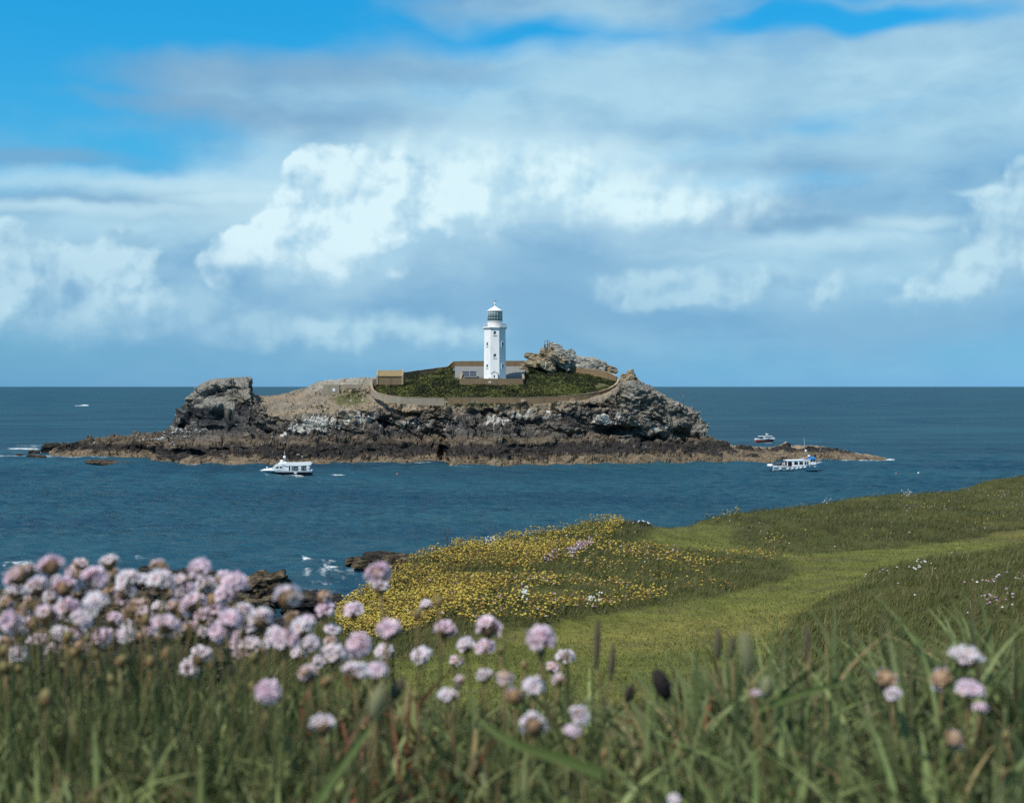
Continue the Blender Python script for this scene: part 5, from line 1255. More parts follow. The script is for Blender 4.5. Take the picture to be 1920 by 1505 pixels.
# ================================================================== VEGETATION OF THE HEADLAND
def hashc(n, seed): return np.random.default_rng(seed).uniform(size=n)
def blades(root, h, w, az, lean, leandir, seg, tint, tip=.12, fold=0.0):
    """many grass blades in one mesh; every blade a tapering strip of seg quads"""
    n = len(root); ts = np.linspace(0, 1, seg + 1)
    wx = np.stack([np.cos(az), np.sin(az), np.zeros(n)], 1)
    ld = np.stack([np.cos(leandir), np.sin(leandir), np.zeros(n)], 1)
    vs = []
    for t in ts:
        c = root + np.array([0, 0, 1.]) * (h * t * (1 - .45 * lean * t))[:, None] + ld * (h * lean * t * t)[:, None]
        hw = (w * .5 * np.maximum(tip, (1 - t ** 2.2)) * (.65 + .35 * min(1, t * 4)))[:, None]
        vs += [c - wx * hw, c + wx * hw]
    v = np.stack(vs, 1).reshape(-1, 3); k = 2 * (seg + 1)
    b = np.arange(n)[:, None] * k
    qs = np.concatenate([np.stack([b[:, 0] + 2 * i, b[:, 0] + 2 * i + 1, b[:, 0] + 2 * i + 3, b[:, 0] + 2 * i + 2], 1) for i in range(seg)])
    return v, qs, np.repeat(tint, k, 0)
def grass_mat(nb, bs):
    bs.inputs['Roughness'].default_value = .55
    return nb.attr('tint')
M_GRASS = mat('grass_blade', grass_mat, spec=.25, translucent=.3)
vr = np.random.default_rng(21)

# ---- meadow beyond the crest: rough grass leaning in the wind, short turf on the path
def sample_land(n, y0, y1, u0=-.34, u1=.62, power=1.0):
    u = vr.uniform(u0, u1, n); q = vr.uniform(0, 1, n); Y = np.exp(math.log(y0) + q ** power * (math.log(y1) - math.log(y0)))
    ye_ = np.interp(u, EU, EY); ok = Y < ye_ + .25
    u, Y = u[ok], Y[ok]; X = u * Y; z = land_z(X, Y); mz = mown(X, Y, land_z(X, Y, False) - H)
    return X, Y, z, mz, CX + F * u, HY + F * (H - z) / Y
X, Y, Z, MW, px, py = sample_land(330000, 7.2, 44)
p3_ = np.stack([X, Y, Z], 1)
pa = fbm(p3_ / 2.2, 3, 601); pb = fbm(p3_ / .7, 3, 605); tus = fbm(p3_ / .45, 2, 609)
edge_h = 1 - sstep(.0, .5, MW)
keep = (vr.uniform(size=len(X)) > MW * 1.15) & (vr.uniform(size=len(X)) < .66 + .5 * tus)
r_ = p3_[keep]; n = len(r_); a_, b_, t_ = pa[keep], pb[keep], tus[keep]; yy_ = Y[keep]; pxk, pyk = px[keep], py[keep]
hh = np.clip(.10 + .05 * a_ + .06 * t_ + vr.normal(0, .03, n), .05, .36) * np.where(pxk < 1180, .75, .85) * (1 - .75 * MW[keep])
ww = (.0042 + .00022 * yy_) * vr.uniform(.7, 1.4, n)
g0 = np.stack([.098 + 0 * a_, .106 + 0 * a_, .029 + 0 * a_], 1)
g1c, g2c, g3c = C(.068, .074, .023), C(.140, .136, .042), C(.20, .16, .075)
tint = g0; mk = sstep(.0, .5, a_)[:, None]; tint = tint * (1 - mk) + g1c * mk
mk = (sstep(.1, .5, b_) * .8)[:, None]; tint = tint * (1 - mk) + g2c * mk
mk = (vr.uniform(size=n) < .10 + .14 * (b_ > .2))[:, None]; tint = np.where(mk, g3c * vr.uniform(.6, 1.2, (n, 1)), tint)
tint = tint * vr.uniform(.7, 1.35, (n, 1))
lean = np.clip(vr.normal(.55, .25, n), .05, 1.1); ldir = radians(20) + vr.normal(0, .8, n)
v1, q1, c1_ = blades(r_ - np.array([0, 0, .01]), hh, ww, vr.normal(0, .7, n), lean, ldir, 2, tint)
keep = (MW >= .3) & (vr.uniform(size=len(X)) < .55)
r_ = p3_[keep]; n = len(r_); yy_ = Y[keep]; b_ = pb[keep]
tint = (C(.128, .136, .034) * (1 + .3 * b_[:, None])) * vr.uniform(.7, 1.3, (n, 1)); yl = (sstep(.1, .5, pa[keep] + .2 * b_) * .6)[:, None]; tint = tint * (1 - yl) + C(.215, .182, .058) * yl
v2, q2, c2_ = blades(r_, vr.uniform(.015, .035, n), .004 + .0003 * yy_, vr.normal(0, .7, n), np.full(n, .6), vr.uniform(0, 6.3, n), 1, tint, .3)
tag(link('meadow_grass', np_mesh('meadow_grass', np.concatenate([v1, v2]), quads=np.concatenate([q1, q2 + len(v1)]), cols={'tint': np.concatenate([c1_, c2_])}, smooth=False), M_GRASS), 'windblown rough grass and short path turf on the clifftop', kind='stuff')

# ---- flowers of the bank: yellow kidney vetch, pink thrift patches, white campion
def flower_dots(pos, rad, tint, seed):
    """little domed flower heads, six lobes each"""
    r = np.random.default_rng(seed); n = len(pos); k = 6
    a = np.arange(k) * 2 * pi / k
    rot = r.uniform(0, 6.3, n)[:, None] + a[None]
    rr = rad[:, None] * r.uniform(.75, 1.2, (n, k))
    ring = np.stack([pos[:, None, 0] + rr * np.cos(rot), pos[:, None, 1] + rr * np.sin(rot), pos[:, None, 2] + r.uniform(-.25, .25, (n, k)) * rad[:, None]], -1)
    top = pos + np.stack([r.normal(0, .2, n) * rad, r.normal(0, .2, n) * rad, rad * r.uniform(.6, 1.0, n)], 1)
    bot = pos - np.array([0, 0, 1.]) * (rad * .6)[:, None]
    v = np.concatenate([ring, top[:, None], bot[:, None]], 1).reshape(-1, 3); b = np.arange(n)[:, None] * (k + 2)
    tr = np.concatenate([np.stack([b[:, 0] + i, b[:, 0] + (i + 1) % k, b[:, 0] + k], 1) for i in range(k)] + [np.stack([b[:, 0] + (i + 1) % k, b[:, 0] + i, b[:, 0] + k + 1], 1) for i in range(k)])
    return v, tr, np.repeat(tint, k + 2, 0)
M_BLOOM = mat('meadow_bloom', grass_mat, spec=.1, translucent=.25)
DENSE = [(628, 1150), (700, 1075), (770, 1030), (850, 1008), (950, 990), (1050, 978), (1110, 964), (1170, 972), (1165, 1000), (1110, 1025), (1040, 1050), (980, 1080), (930, 1112), (860, 1150), (790, 1180), (700, 1205), (640, 1190)]
SPARSE = [(1165, 985), (1230, 1015), (1340, 1040), (1430, 1042), (1495, 1068), (1440, 1085), (1320, 1118), (1130, 1150), (1000, 1182), (860, 1195), (860, 1150), (930, 1112), (1040, 1050), (1110, 1025)]
X, Y, Z, MW, px, py = sample_land(420000, 9, 42, -.16, .5)
p3_ = np.stack([X, Y, Z], 1); cl_ = fbm(p3_ / np.array([.9, .6, 9]), 4, 621); cl2 = fbm(p3_ / .28, 3, 623); cl3 = fbm(p3_ / 2.6, 2, 629)
dn = inpoly(px, py, DENSE) * sstep(-.22, .30, cl_ + .55 * cl2 + .10) * .80
sp = inpoly(px, py, SPARSE) * sstep(-.05, .5, cl_ + .45 * cl2) * .30
sp2 = (inpoly(px, py, [(1320, 975), (1390, 958), (1390, 985), (1330, 990)]) * .2 + inpoly(px, py, [(1640, 950), (1930, 895), (1930, 985), (1500, 1025), (1430, 1015)]) * .006 + inpoly(px, py, [(1430, 1000), (1475, 1000), (1475, 1025), (1430, 1025)]) * .05 + inpoly(px, py, [(1240, 1085), (1340, 1055), (1360, 1075), (1260, 1105)]) * .28 * (cl2 > .05) + inpoly(px, py, [(980, 1150), (1130, 1125), (1150, 1140), (990, 1180)]) * .22 * (cl2 > .1)) * (cl_ > -.1)
pr_ = np.maximum(np.maximum(dn, sp), sp2) * (MW < .45)
keep = vr.uniform(size=len(X)) < pr_
r_ = p3_[keep]; n = len(r_); rad = (.0075 + vr.uniform(0, .0075, n)) * np.where(dn[keep] > 0, 1.0, 1.15)
r_ = r_ + np.stack([vr.normal(0, .02, n), vr.normal(0, .02, n), np.where(dn[keep] > 0, vr.uniform(.02, .11, n), vr.uniform(.05, .14, n))], 1)
tint = C(.54, .42, .085) * vr.uniform(.6, 1.25, (n, 1)) * (1 + .25 * cl_[keep][:, None]); old = (vr.uniform(size=n) < .30 + .25 * (cl3[keep] > .15))[:, None]; tint = np.where(old, np.where(vr.uniform(size=(n, 1)) < .5, C(.30, .16, .05), C(.24, .20, .06)) * vr.uniform(.6, 1.2, (n, 1)), tint)
v, t, c = flower_dots(r_, rad, tint, 31)
tag(link('yellow_vetch_carpet', np_mesh('yellow_vetch_carpet', v, tris=t, cols={'tint': c}, smooth=False), M_BLOOM), 'carpet of small yellow flowers covering the clifftop bank', kind='stuff')
pk = inpoly(px, py, [(1060, 1045), (1105, 1018), (1115, 1028), (1070, 1052)]) * .5 + inpoly(px, py, [(1020, 1058), (1050, 1038), (1048, 1050), (1025, 1066)]) * .35 + inpoly(px, py, SPARSE) * .022 * (cl_ > .2) + inpoly(px, py, [(1600, 940), (1930, 890), (1930, 950), (1650, 975)]) * .02 * (cl_ > .1) + inpoly(px, py, [(1380, 985), (1470, 985), (1430, 1010), (1390, 1005)]) * .04 * (cl2 > 0) + inpoly(px, py, [(1600, 1085), (1930, 1060), (1930, 1110), (1620, 1115)]) * .010 * (cl_ > .15) + inpoly(px, py, DENSE) * .012 * (cl2 > .1) + inpoly(px, py, [(1840, 1130), (1900, 1130), (1900, 1155), (1840, 1155)]) * .05
keep = (vr.uniform(size=len(X)) < pk * .8) & (MW < .4); r_ = p3_[keep]; n = len(r_)
r_ = r_ + np.stack([0 * r_[:, 0], 0 * r_[:, 0], vr.uniform(.05, .12, n)], 1)
tint = np.where((vr.uniform(size=n) < .6)[:, None], C(.45, .28, .36), C(.60, .52, .55)) * vr.uniform(.8, 1.2, (n, 1))
v, t, c = flower_dots(r_, vr.uniform(.009, .016, n), tint, 33)
wh_ = inpoly(px, py, [(1100, 1130), (1130, 1130), (1125, 1146), (1100, 1142)]) * .2 + inpoly(px, py, [(1535, 938), (1560, 938), (1558, 950), (1536, 950)]) * .10 + inpoly(px, py, [(1690, 925), (1710, 925), (1710, 935), (1690, 935)]) * .10 + inpoly(px, py, [(910, 1020), (930, 1020), (930, 1032), (910, 1032)]) * .2 + inpoly(px, py, [(975, 1110), (990, 1110), (990, 1140), (975, 1140)]) * .15 + inpoly(px, py, [(1710, 1065), (1740, 1065), (1725, 1080), (1710, 1080)]) * .015 + .00012
keep = (vr.uniform(size=len(X)) < wh_) & (MW < .4); r_ = p3_[keep]; n = len(r_)
r_ = r_ + np.stack([0 * r_[:, 0], 0 * r_[:, 0], vr.uniform(.05, .12, n)], 1)
v_, t__, c__ = flower_dots(r_, vr.uniform(.009, .015, n), C(.75, .76, .74) * np.ones((n, 1)), 35)
tag(link('meadow_wildflowers', np_mesh('meadow_wildflowers', np.concatenate([v, v_]), tris=np.concatenate([t, t__ + len(v)]), cols={'tint': np.concatenate([c, c__])}, smooth=False), M_BLOOM), 'scattered small pink and white flowers in the meadow grass', kind='stuff')

# ---- foreground grass on the crest
def crest_top(u): return .085 + .052 * sstep(.06, .16, u) + .01 * np.sin(u * 40)
nc = 1150; per = 15
cu = vr.uniform(-.47, .47, nc); cY = .80 + 1.7 * vr.uniform(0, 1, nc) ** 1.1; cX = cu * cY
ck = vr.uniform(size=nc); cdir = vr.uniform(0, 6.283, nc)
n = nc * per; ci_ = np.repeat(np.arange(nc), per)
oa = vr.uniform(0, 6.283, n); orr = .022 * np.sqrt(vr.uniform(0, 1, n)) * (1 + ck[ci_])
X = cX[ci_] + np.cos(oa) * orr; Y = cY[ci_] + np.sin(oa) * orr; u = X / Y
cl_ = fbm(np.stack([X / .12, Y / .12, X * 0], 1), 2, 641); Z = land_z(X, Y); px = CX + F * u; py = HY + F * (H - Z) / Y
hh = crest_top(u) * np.clip(vr.normal(.95, .28, n), .35, 1.6) * lerp(.55, 1.0, sstep(.85, 1.45, Y)) * (1 + .3 * cl_) * (.75 + .5 * vr.uniform(size=nc)[ci_])
broad_ = (ck[ci_] < np.where(u < -.1, .82, .68)) & (vr.uniform(size=n) < .8)
ww = np.where(broad_, vr.uniform(.0045, .0115, n), vr.uniform(.0015, .0034, n)); hh = np.where(broad_, hh * .95, hh)
tint = np.where(broad_[:, None], C(.185, .220, .082), C(.130, .150, .054)); bl = vr.uniform(size=(n, 1)); tint = np.where(bl < .22, C(.17, .19, .075), tint); tint = np.where((bl > .86), C(.19, .16, .075), tint); tint = np.where(bl > .965, C(.32, .24, .11), tint)
tint = np.where(((u > .08)[:, None]) & (bl < .7), tint * np.array([.86, .92, .9]), tint)
rd = np.exp(-(((px - 690) / 75) ** 2 + ((py - 1500) / 110) ** 2)) + .5 * np.exp(-(((px - 850) / 60) ** 2 + ((py - 1500) / 60) ** 2)) + .4 * np.exp(-(((px - 1255) / 40) ** 2 + ((py - 1470) / 60) ** 2))
tint = np.where((vr.uniform(size=n) < rd * .55)[:, None], C(.20, .075, .04), tint)
tint = tint * vr.uniform(.6, 1.4, (n, 1)) * vr.uniform(.65, 1.3, (nc, 1))[ci_]
v, q, c = blades(np.stack([X, Y, Z - .006], 1), hh, ww, vr.normal(0, .8, n), np.clip(vr.normal(.62, .36, n), 0, 1.5), oa + vr.normal(0, .5, n), 6, tint, .06)
n2_ = 650; u2 = vr.uniform(-.40, -.10, n2_); Y2 = vr.uniform(1.15, 1.95, n2_); X2_ = u2 * Y2
v2, q2, c2_ = blades(np.stack([X2_, Y2, land_z(X2_, Y2) - .004], 1), vr.uniform(.10, .20, n2_) * np.clip(1.15 - .1 * (u2 + .4) / .1, .6, 1.2), vr.uniform(.0014, .0026, n2_), vr.normal(0, .8, n2_), vr.uniform(0, .5, n2_), vr.uniform(0, 6.3, n2_), 5, C(.135, .145, .055) * vr.uniform(.6, 1.4, (n2_, 1)), .3)
fg = link('crest_grass', np_mesh('crest_grass', np.concatenate([v, v2]), quads=np.concatenate([q, q2 + len(v)]), cols={'tint': np.concatenate([c, c2_])}, smooth=True), M_GRASS)
tag(fg, 'blurred green grass blades and low leaves in front of the lens', kind='stuff')

# ---- thrift: heads of pink florets on wiry stalks
def petal_mat(nb, bs):
    bs.inputs['Roughness'].default_value = .7
    return nb.attr('tint')
M_PETAL = mat('pink_petal', petal_mat, spec=.15, translucent=.38)
M_BRACT = mat('brown_papery_bract', petal_mat, spec=.1, translucent=.2)
def stalk(nb, bs):
    z = nb.sep(nb.coord('Generated'))[2]
    return nb.mix(z.smooth(.45, 1.0), (.075, .10, .035), (.17, .115, .05))
M_STALK = mat('flower_stalk', stalk, spec=.2)
def floret_mesh(seed, kind):
    r = np.random.default_rng(seed); V, T_, Cc = [], [], []
    nfl = {'open': 17, 'faded': 12, 'pale': 15}[kind]
    R = .0078
    lop = r.uniform(0, 6.3)
    for i in range(nfl):
        if cos(i * 2.39996 - lop) > .3 and r.uniform() < .38: continue
        ct_ = 1 - (i + .5) / nfl * (1.02 if kind != 'faded' else 1.1); ph = i * 2.39996 + r.normal(0, .2)
        st_ = sqrt(max(0, 1 - ct_ * ct_)); d = np.array([st_ * cos(ph), st_ * sin(ph), ct_]); d += r.normal(0, .16, 3); d /= np.linalg.norm(d)
        t1 = np.cross(d, [.3, .2, 1]); t1 /= np.linalg.norm(t1); t2 = np.cross(d, t1)
        c0 = d * R * r.uniform(.78, 1.25) * np.array([1, 1, .85]); rot = r.uniform(0, 6.3); sc = r.uniform(1.05, 1.5) * (1.0 if kind == 'open' else .9)
        if kind == 'faded' and r.uniform() < .62: colb = np.array([.50, .33, .19]) * r.uniform(.7, 1.2); sc *= .62
        else: colb = np.array([.86, .645, .725]) + r.uniform(-.07, .05) + np.array([.03, .04, .03]) * r.uniform(-1, 1.5)
        if kind == 'pale': colb = colb * .55 + np.array([.88, .82, .83]) * .45
        for k in range(5):
            a = rot + k * 2 * pi / 5; ra = (t1 * cos(a) + t2 * sin(a)); ta = (-t1 * sin(a) + t2 * cos(a))
            cup = r.uniform(.0012, .0038)
            b0 = len(V)
            pts = [c0 + ra * .0005, c0 + ra * .0030 * sc + ta * .0019 * sc + d * cup * .5, c0 + ra * .0056 * sc + ta * .0022 * sc + d * cup, c0 + ra * .0051 * sc + d * cup * 1.1, c0 + ra * .0056 * sc - ta * .0022 * sc + d * cup * .8, c0 + ra * .0030 * sc - ta * .0019 * sc + d * cup * .5]
            V += pts; T_ += [(b0, b0 + 1, b0 + 5), (b0 + 1, b0 + 3, b0 + 5), (b0 + 1, b0 + 2, b0 + 3), (b0 + 3, b0 + 4, b0 + 5)]
            Cc += [colb * np.array([.72, .55, .52]), colb * .95, colb * 1.1 + .07, colb * 1.1 + .08, colb * 1.1 + .07, colb * .95]
    return np_mesh('florets', np.array(V), tris=np.array(T_), cols={'tint': np.clip(np.array(Cc), 0, .9)}, smooth=True)
def bract_mesh(seed, kind):
    r = np.random.default_rng(seed); V, T_, Cc = [], [], []
    if kind == 'bud': prof = [(.0012, -.0075), (.0045, -.006), (.0062, -.001), (.0058, .004), (.0036, .0078), (.0008, .0095)]
    elif kind == 'faded': prof = [(.0012, -.009), (.0055, -.0075), (.0085, -.002), (.0088, .0025), (.006, .007), (.001, .0085)]
    else: prof = [(.0012, -.0095), (.005, -.008), (.0076, -.004), (.0078, .001), (.0058, .0048), (.001, .0066)]
    n = 11
    for i, (rr, z) in enumerate(prof):
        for k in range(n):
            a = 2 * pi * k / n + i * .28; s = rr * (1 + r.normal(0, .07)); V.append((s * cos(a), s * sin(a), z))
            f_ = i / (len(prof) - 1)
            cb = np.array([.13, .075, .035]) * (1 - f_) + np.array([.34, .25, .11] if kind == 'bud' else [.46, .31, .20]) * f_
            if kind == 'bud': cb = cb * (1 - .45 * f_) + np.array([.22, .24, .10]) * .45 * f_
            Cc.append(cb * r.uniform(.8, 1.25))
    q = []
    for i in range(len(prof) - 1):
        for k in range(n): q.append((i * n + k, i * n + (k + 1) % n, (i + 1) * n + (k + 1) % n, (i + 1) * n + k))
    for j in range(9):                                   # papery scales that stand off the cup
        a = j * 2 * pi / 9; b0 = len(V); rr = prof[2][0]
        for (s, z, da) in ((rr * .75, -.0065, 0), (rr * 1.12, -.002, .28), (rr * 1.1, .0022, 0), (rr * 1.12, -.002, -.28)):
            V.append((s * cos(a + da), s * sin(a + da), z)); Cc.append(np.array([.33, .20, .10]) * r.uniform(.7, 1.2))
        q.append((b0, b0 + 1, b0 + 2, b0 + 3))
    return np_mesh('bracts', np.array(V), quads=np.array(q), cols={'tint': np.array(Cc)}, smooth=True)
HEADS = {'p': [floret_mesh(900 + i, 'open') for i in range(6)] + [floret_mesh(940 + i, 'pale') for i in range(6)], 'f': [floret_mesh(960 + i, 'faded') for i in range(5)]}
for k_, l_ in HEADS.items():
    for me in l_: me.materials.append(M_PETAL)
BR = {'p': [bract_mesh(970 + i, 'open') for i in range(3)], 'f': [bract_mesh(980 + i, 'faded') for i in range(3)], 'b': [bract_mesh(990 + i, 'bud') for i in range(4)]}
for l_ in BR.values():
    for me in l_: me.materials.append(M_BRACT)
fr_ = np.random.default_rng(77)
def thrift(px, py, D, kind, label, group=None, size=1.0, tilt=None, flat=1.0):
    hx_, hy_, hz_ = pt(px, py, D)
    gx, gy = hx_ + fr_.normal(0, .012), hy_ + fr_.normal(0, .012)
    gz = float(land_z(np.array([gx]), np.array([gy]))[0])
    name = {'p': 'thrift_flower', 'f': 'thrift_flower', 'b': 'thrift_bud'}[kind]
    e = empty(name, (gx, gy, gz), 0, label, 'bud' if kind == 'b' else 'flower', group)
    tip = np.array([hx_ - gx, hy_ - gy, hz_ - gz - .007 * size])
    mid = tip * .5 + np.array([fr_.normal(0, .006), fr_.normal(0, .006), 0])
    ps = [tuple((1 - t) ** 2 * np.zeros(3) + 2 * t * (1 - t) * mid + t * t * tip) for t in np.linspace(0, 1, 6)]
    b = MB(); b.tube(ps, [.0011, .0011, .00105, .001, .001, .0012], 5); b.build('stem', M_STALK, e)
    rx, ry = (fr_.normal(.22, .28), fr_.normal(-.08, .28)) if tilt is None else tilt
    rz = fr_.uniform(0, 6.3)
    hp_ = (hx_ - gx, hy_ - gy, hz_ - gz)
    br = link('bracts', BR[kind][fr_.integers(len(BR[kind]))], None, e, hp_); br.rotation_euler = (rx, ry, rz); br.scale = (size,) * 3
    if kind != 'b':
        fl = link('flower_head', HEADS[kind][int(fr_.integers(len(HEADS[kind])))], None, e, hp_); fl.rotation_euler = (rx, ry, rz); fl.scale = (size * fr_.uniform(.9, 1.12), size * fr_.uniform(.9, 1.12), size * flat * fr_.uniform(.72, 1.08))
    return e
# the ones that stand out: (x, y, width, kind, tilt, what sets it apart)
SOLO = [(709, 1077, 50, 'p', 'tall pink thrift head rising alone above the grass against the dark shore rock'), (714, 1101, 36, 'p', 'small pink thrift head tucked just under the tall one at the shore rock'), (375, 1069, 52, 'p', 'pink thrift head topping the skyline against open water, left of the tan boulder'),
    (439, 1093, 52, 'p', 'pink thrift head beside the tan topped boulder on the skyline'), (540, 1119, 60, 'p', 'large pink head right of the tan topped boulder'), (607, 1119, 36, 'f', 'buff faded head against the water below the surf'), (612, 1143, 36, 'p', 'small pink head right under the buff faded one'), (663, 1146, 40, 'p', 'pink head below and left of the tall one at the shore rock'),
    (623, 1181, 36, 'p', 'pink head between the near black rock and the yellow bank'), (671, 1209, 52, 'p', 'wide pale pink head left of the neat round one over the yellow bank'), (729, 1179, 56, 'p', 'neat round pink head in front of the yellow bank'), (624, 1229, 50, 'p', 'pale pink head in the cluster under the grassy cliff edge'), (667, 1258, 52, 'p', 'rosy pink head low in the middle cluster'),
    (705, 1257, 40, 'p', 'rosy pink head overlapping the right side of the low middle cluster'), (720, 1221, 36, 'p', 'narrow pale head right of the middle cluster'), (576, 1264, 46, 'f', 'brown centred fading head below the middle cluster'), (503, 1297, 50, 'p', 'pale pink head hanging alone over dark grass left of centre'), (605, 1357, 50, 'p', 'mauve head low in the grass beside the reddish leaves'),
    (357, 1255, 46, 'p', 'lower head of the bright pink pair standing clear of the left drift'), (376, 1232, 46, 'p', 'upper head of the bright pink pair standing clear of the left drift'), (799, 1135, 26, 'p', 'small half open pink head over the yellow bank'), (833, 1180, 46, 'p', 'tallish pink head between the yellow bank and the mown grass'), (917, 1177, 48, 'p', 'pink head with a buff middle against the mown grass edge'),
    (873, 1210, 40, 'p', 'pink head just left of the paler twin below the yellow bank'), (910, 1212, 42, 'p', 'paler head right beside its twin below the yellow bank'), (790, 1230, 44, 'p', 'bright pink head standing clear at the foot of the yellow bank'), (855, 1241, 30, 'f', 'dull brownish pink head below the twin heads'), (1012, 1197, 56, 'p', 'broad flat pink head alone against the mown grass'),
    (1061, 1233, 36, 'p', 'small pink head furthest right against the mown grass'), (908, 1266, 38, 'p', 'pink head leaning left under the leaning bud'), (946, 1270, 36, 'f', 'fading pink head close right of the left leaning one'), (1001, 1288, 46, 'p', 'white edged pink head over the dark grass right of centre'), (966, 1306, 44, 'f', 'straw coloured dead head beside the white edged one'),
    (1048, 1274, 28, 'f', 'small salmon pink head under the furthest right one'), (1037, 1252, 30, 'f', 'buff head tucked behind the salmon pink one'), (840, 1303, 42, 'p', 'pale pink head low in the grass left of the dark hollow'), (862, 1276, 24, 'f', 'tiny dusky pink head above the low pale one'), (1001, 1359, 54, 'p', 'lilac white head bent to the right over a tawny cup'),
    (1085, 1341, 44, 'p', 'shaggy whitish head above the white cap'), (1072, 1370, 38, 'p', 'white cap seen side on low in the grass'), (1810, 1230, 66, 'p', 'wide flattened mauve head highest on the right side'), (1662, 1275, 50, 'f', 'buff and pink head at the right with a smaller bloom beneath'), (1673, 1302, 34, 'p', 'small pink bloom hanging beneath the buff and pink head'),
    (1766, 1273, 48, 'f', 'pinkish brown fading head left of the drooping mauve one'), (1818, 1292, 52, 'p', 'drooping mauve head on the right under the flattened one'), (1838, 1326, 30, 'p', 'small rosy bloom at the lower end of the drooping head'), (1789, 1386, 44, 'f', 'papery pale brown head low on the right'), (1415, 1300, 24, 'p', 'tiny pink bloom alone in the right grass beside a plantain spike'), (1264, 1499, 28, 'p', 'pink bloom cut by the bottom edge of the picture')]
SOLOB = [(822, 1128, 18, 'pale bud beside the small half open head over the yellow bank'), (782, 1151, 18, 'brown bud left of the half open head over the yellow bank'), (939, 1219, 15, 'cream bud on a bent stem right of the twin heads'), (1015, 1224, 17, 'olive bud right under the broad flat head'), (983, 1247, 15, 'green bud left of the furthest right head'), (780, 1305, 17, 'olive bud low between the middle cluster and the pale head'), (1134, 1412, 18, 'orange brown bud low in the grass right of centre'),
    (611, 1278, 22, 'salmon bud beside the brown centred fading head'), (474, 1288, 18, 'brownish bud left of the head hanging over dark grass'), (437, 1259, 16, 'olive bud standing over the yellow green turf'), (312, 1226, 20, 'plump pale bud left of the bright pink pair'), (226, 1240, 22, 'cream bud with a red stalk below the left drift'), (247, 1238, 22, 'tan bud close right of the cream one'), (282, 1241, 20, 'greenish tan bud between the tan one and the plump pale one'),
    (157, 1237, 18, 'green bud below the left drift'), (117, 1252, 16, 'small cream bud lowest under the left drift'), (87, 1309, 28, 'ragged brown bud alone in the left grass'), (1886, 1379, 18, 'pale bud low near the right edge'), (1880, 1450, 26, 'dark brown seed ball low near the right edge'), (477, 1233, 20, 'olive brown bud under the pink heads left of the middle cluster'), (9, 1252, 20, 'brown bud at the left edge under the drift'), (210, 1275, 20, 'pinkish bud in the grass under the cream one')]
for (px, py, w, kd, lab) in SOLO:
    D = np.clip(.0275 * F / w, 1.12, 1.9)
    if py > 1255: D = float(np.interp(py, [1255, 1330, 1500], [min(D, 1.22), 1.08, .98]))
    D = {(1818, 1292): 1.0, (1816, 1294): 1.0, (667, 1258): 1.1, (705, 1257): 1.14}.get((px, py), D)
    size = w * D / F / .0262
    thrift(px, py, D, kd, lab, None, size, (-.5, .6) if (px, py) == (1001, 1359) else ((.15, .1) if px in (1810, 1072) else None), .72 if px in (1810, 1816, 1072, 1789) else 1.0)
for (px, py, w, lab) in SOLOB:
    D = fr_.uniform(1.2, 1.4) if py < 1300 else 1.08; thrift(px, py, D, 'b', lab, None, w * D / F / .0145)
# the crowded drift on the left
DRIFT = [(35, 1080, 58, 'f'), (95, 1062, 56, 'p'), (150, 1058, 36, 'f'), (137, 1076, 38, 'f'), (205, 1054, 44, 'p'), (212, 1076, 34, 'f'), (180, 1084, 54, 'p'), (299, 1064, 46, 'f'), (302, 1090, 58, 'p'), (52, 1070, 44, 'f'), (270, 1088, 34, 'p'), (60, 1104, 44, 'f'), (70, 1100, 50, 'p'), (120, 1102, 50, 'p'), (88, 1152, 54, 'p'), (182, 1134, 60, 'p'), (153, 1164, 54, 'p'), (18, 1168, 56, 'p'), (33, 1226, 44, 'p'),
    (150, 1210, 40, 'f'), (240, 1085, 50, 'p'), (235, 1110, 46, 'p'), (200, 1112, 36, 'f'), (255, 1132, 34, 'f'), (230, 1126, 32, 'f'), (215, 1162, 40, 'p'), (236, 1170, 34, 'p'), (313, 1172, 56, 'p'), (361, 1132, 50, 'p'), (335, 1096, 50, 'f'), (350, 1110, 46, 'p'), (423, 1112, 48, 'p'), (400, 1126, 40, 'f'), (405, 1142, 40, 'p'), (432, 1164, 56, 'p'), (455, 1146, 46, 'p'), (488, 1160, 58, 'p'), (532, 1200, 60, 'p'), (515, 1190, 46, 'p'), (548, 1158, 40, 'f'), (565, 1180, 52, 'p'),
    (580, 1208, 50, 'p'), (575, 1170, 46, 'p'), (470, 1208, 46, 'p'), (455, 1222, 42, 'p'), (490, 1215, 40, 'p'), (60, 1130, 40, 'f'), (30, 1110, 46, 'p'), (15, 1130, 42, 'f'), (110, 1190, 46, 'p'), (75, 1200, 40, 'p'), (100, 1220, 36, 'p'), (10, 1205, 44, 'f'), (300, 1140, 34, 'p'), (280, 1180, 30, 'p'), (265, 1192, 28, 'f'), (330, 1150, 40, 'p'), (390, 1160, 36, 'f'), (380, 1185, 34, 'p'), (350, 1180, 36, 'p'), (128, 1140, 48, 'p'), (45, 1150, 36, 'f'), (205, 1190, 32, 'p'), (410, 1190, 30, 'f'), (445, 1195, 34, 'p'), (620, 1205, 34, 'f'), (560, 1225, 40, 'p'), (600, 1240, 36, 'p')]
for i in range(56):
    DRIFT.append((fr_.uniform(0, 470), fr_.uniform(1085, 1215), fr_.uniform(28, 46), 'p' if fr_.uniform() < .66 else 'f'))
ROWS = [(0, 1082, 'topmost row'), (1082, 1112, 'second row'), (1112, 1145, 'third row'), (1145, 1175, 'fourth row'), (1175, 1205, 'fifth row'), (1205, 1400, 'lowest row')]
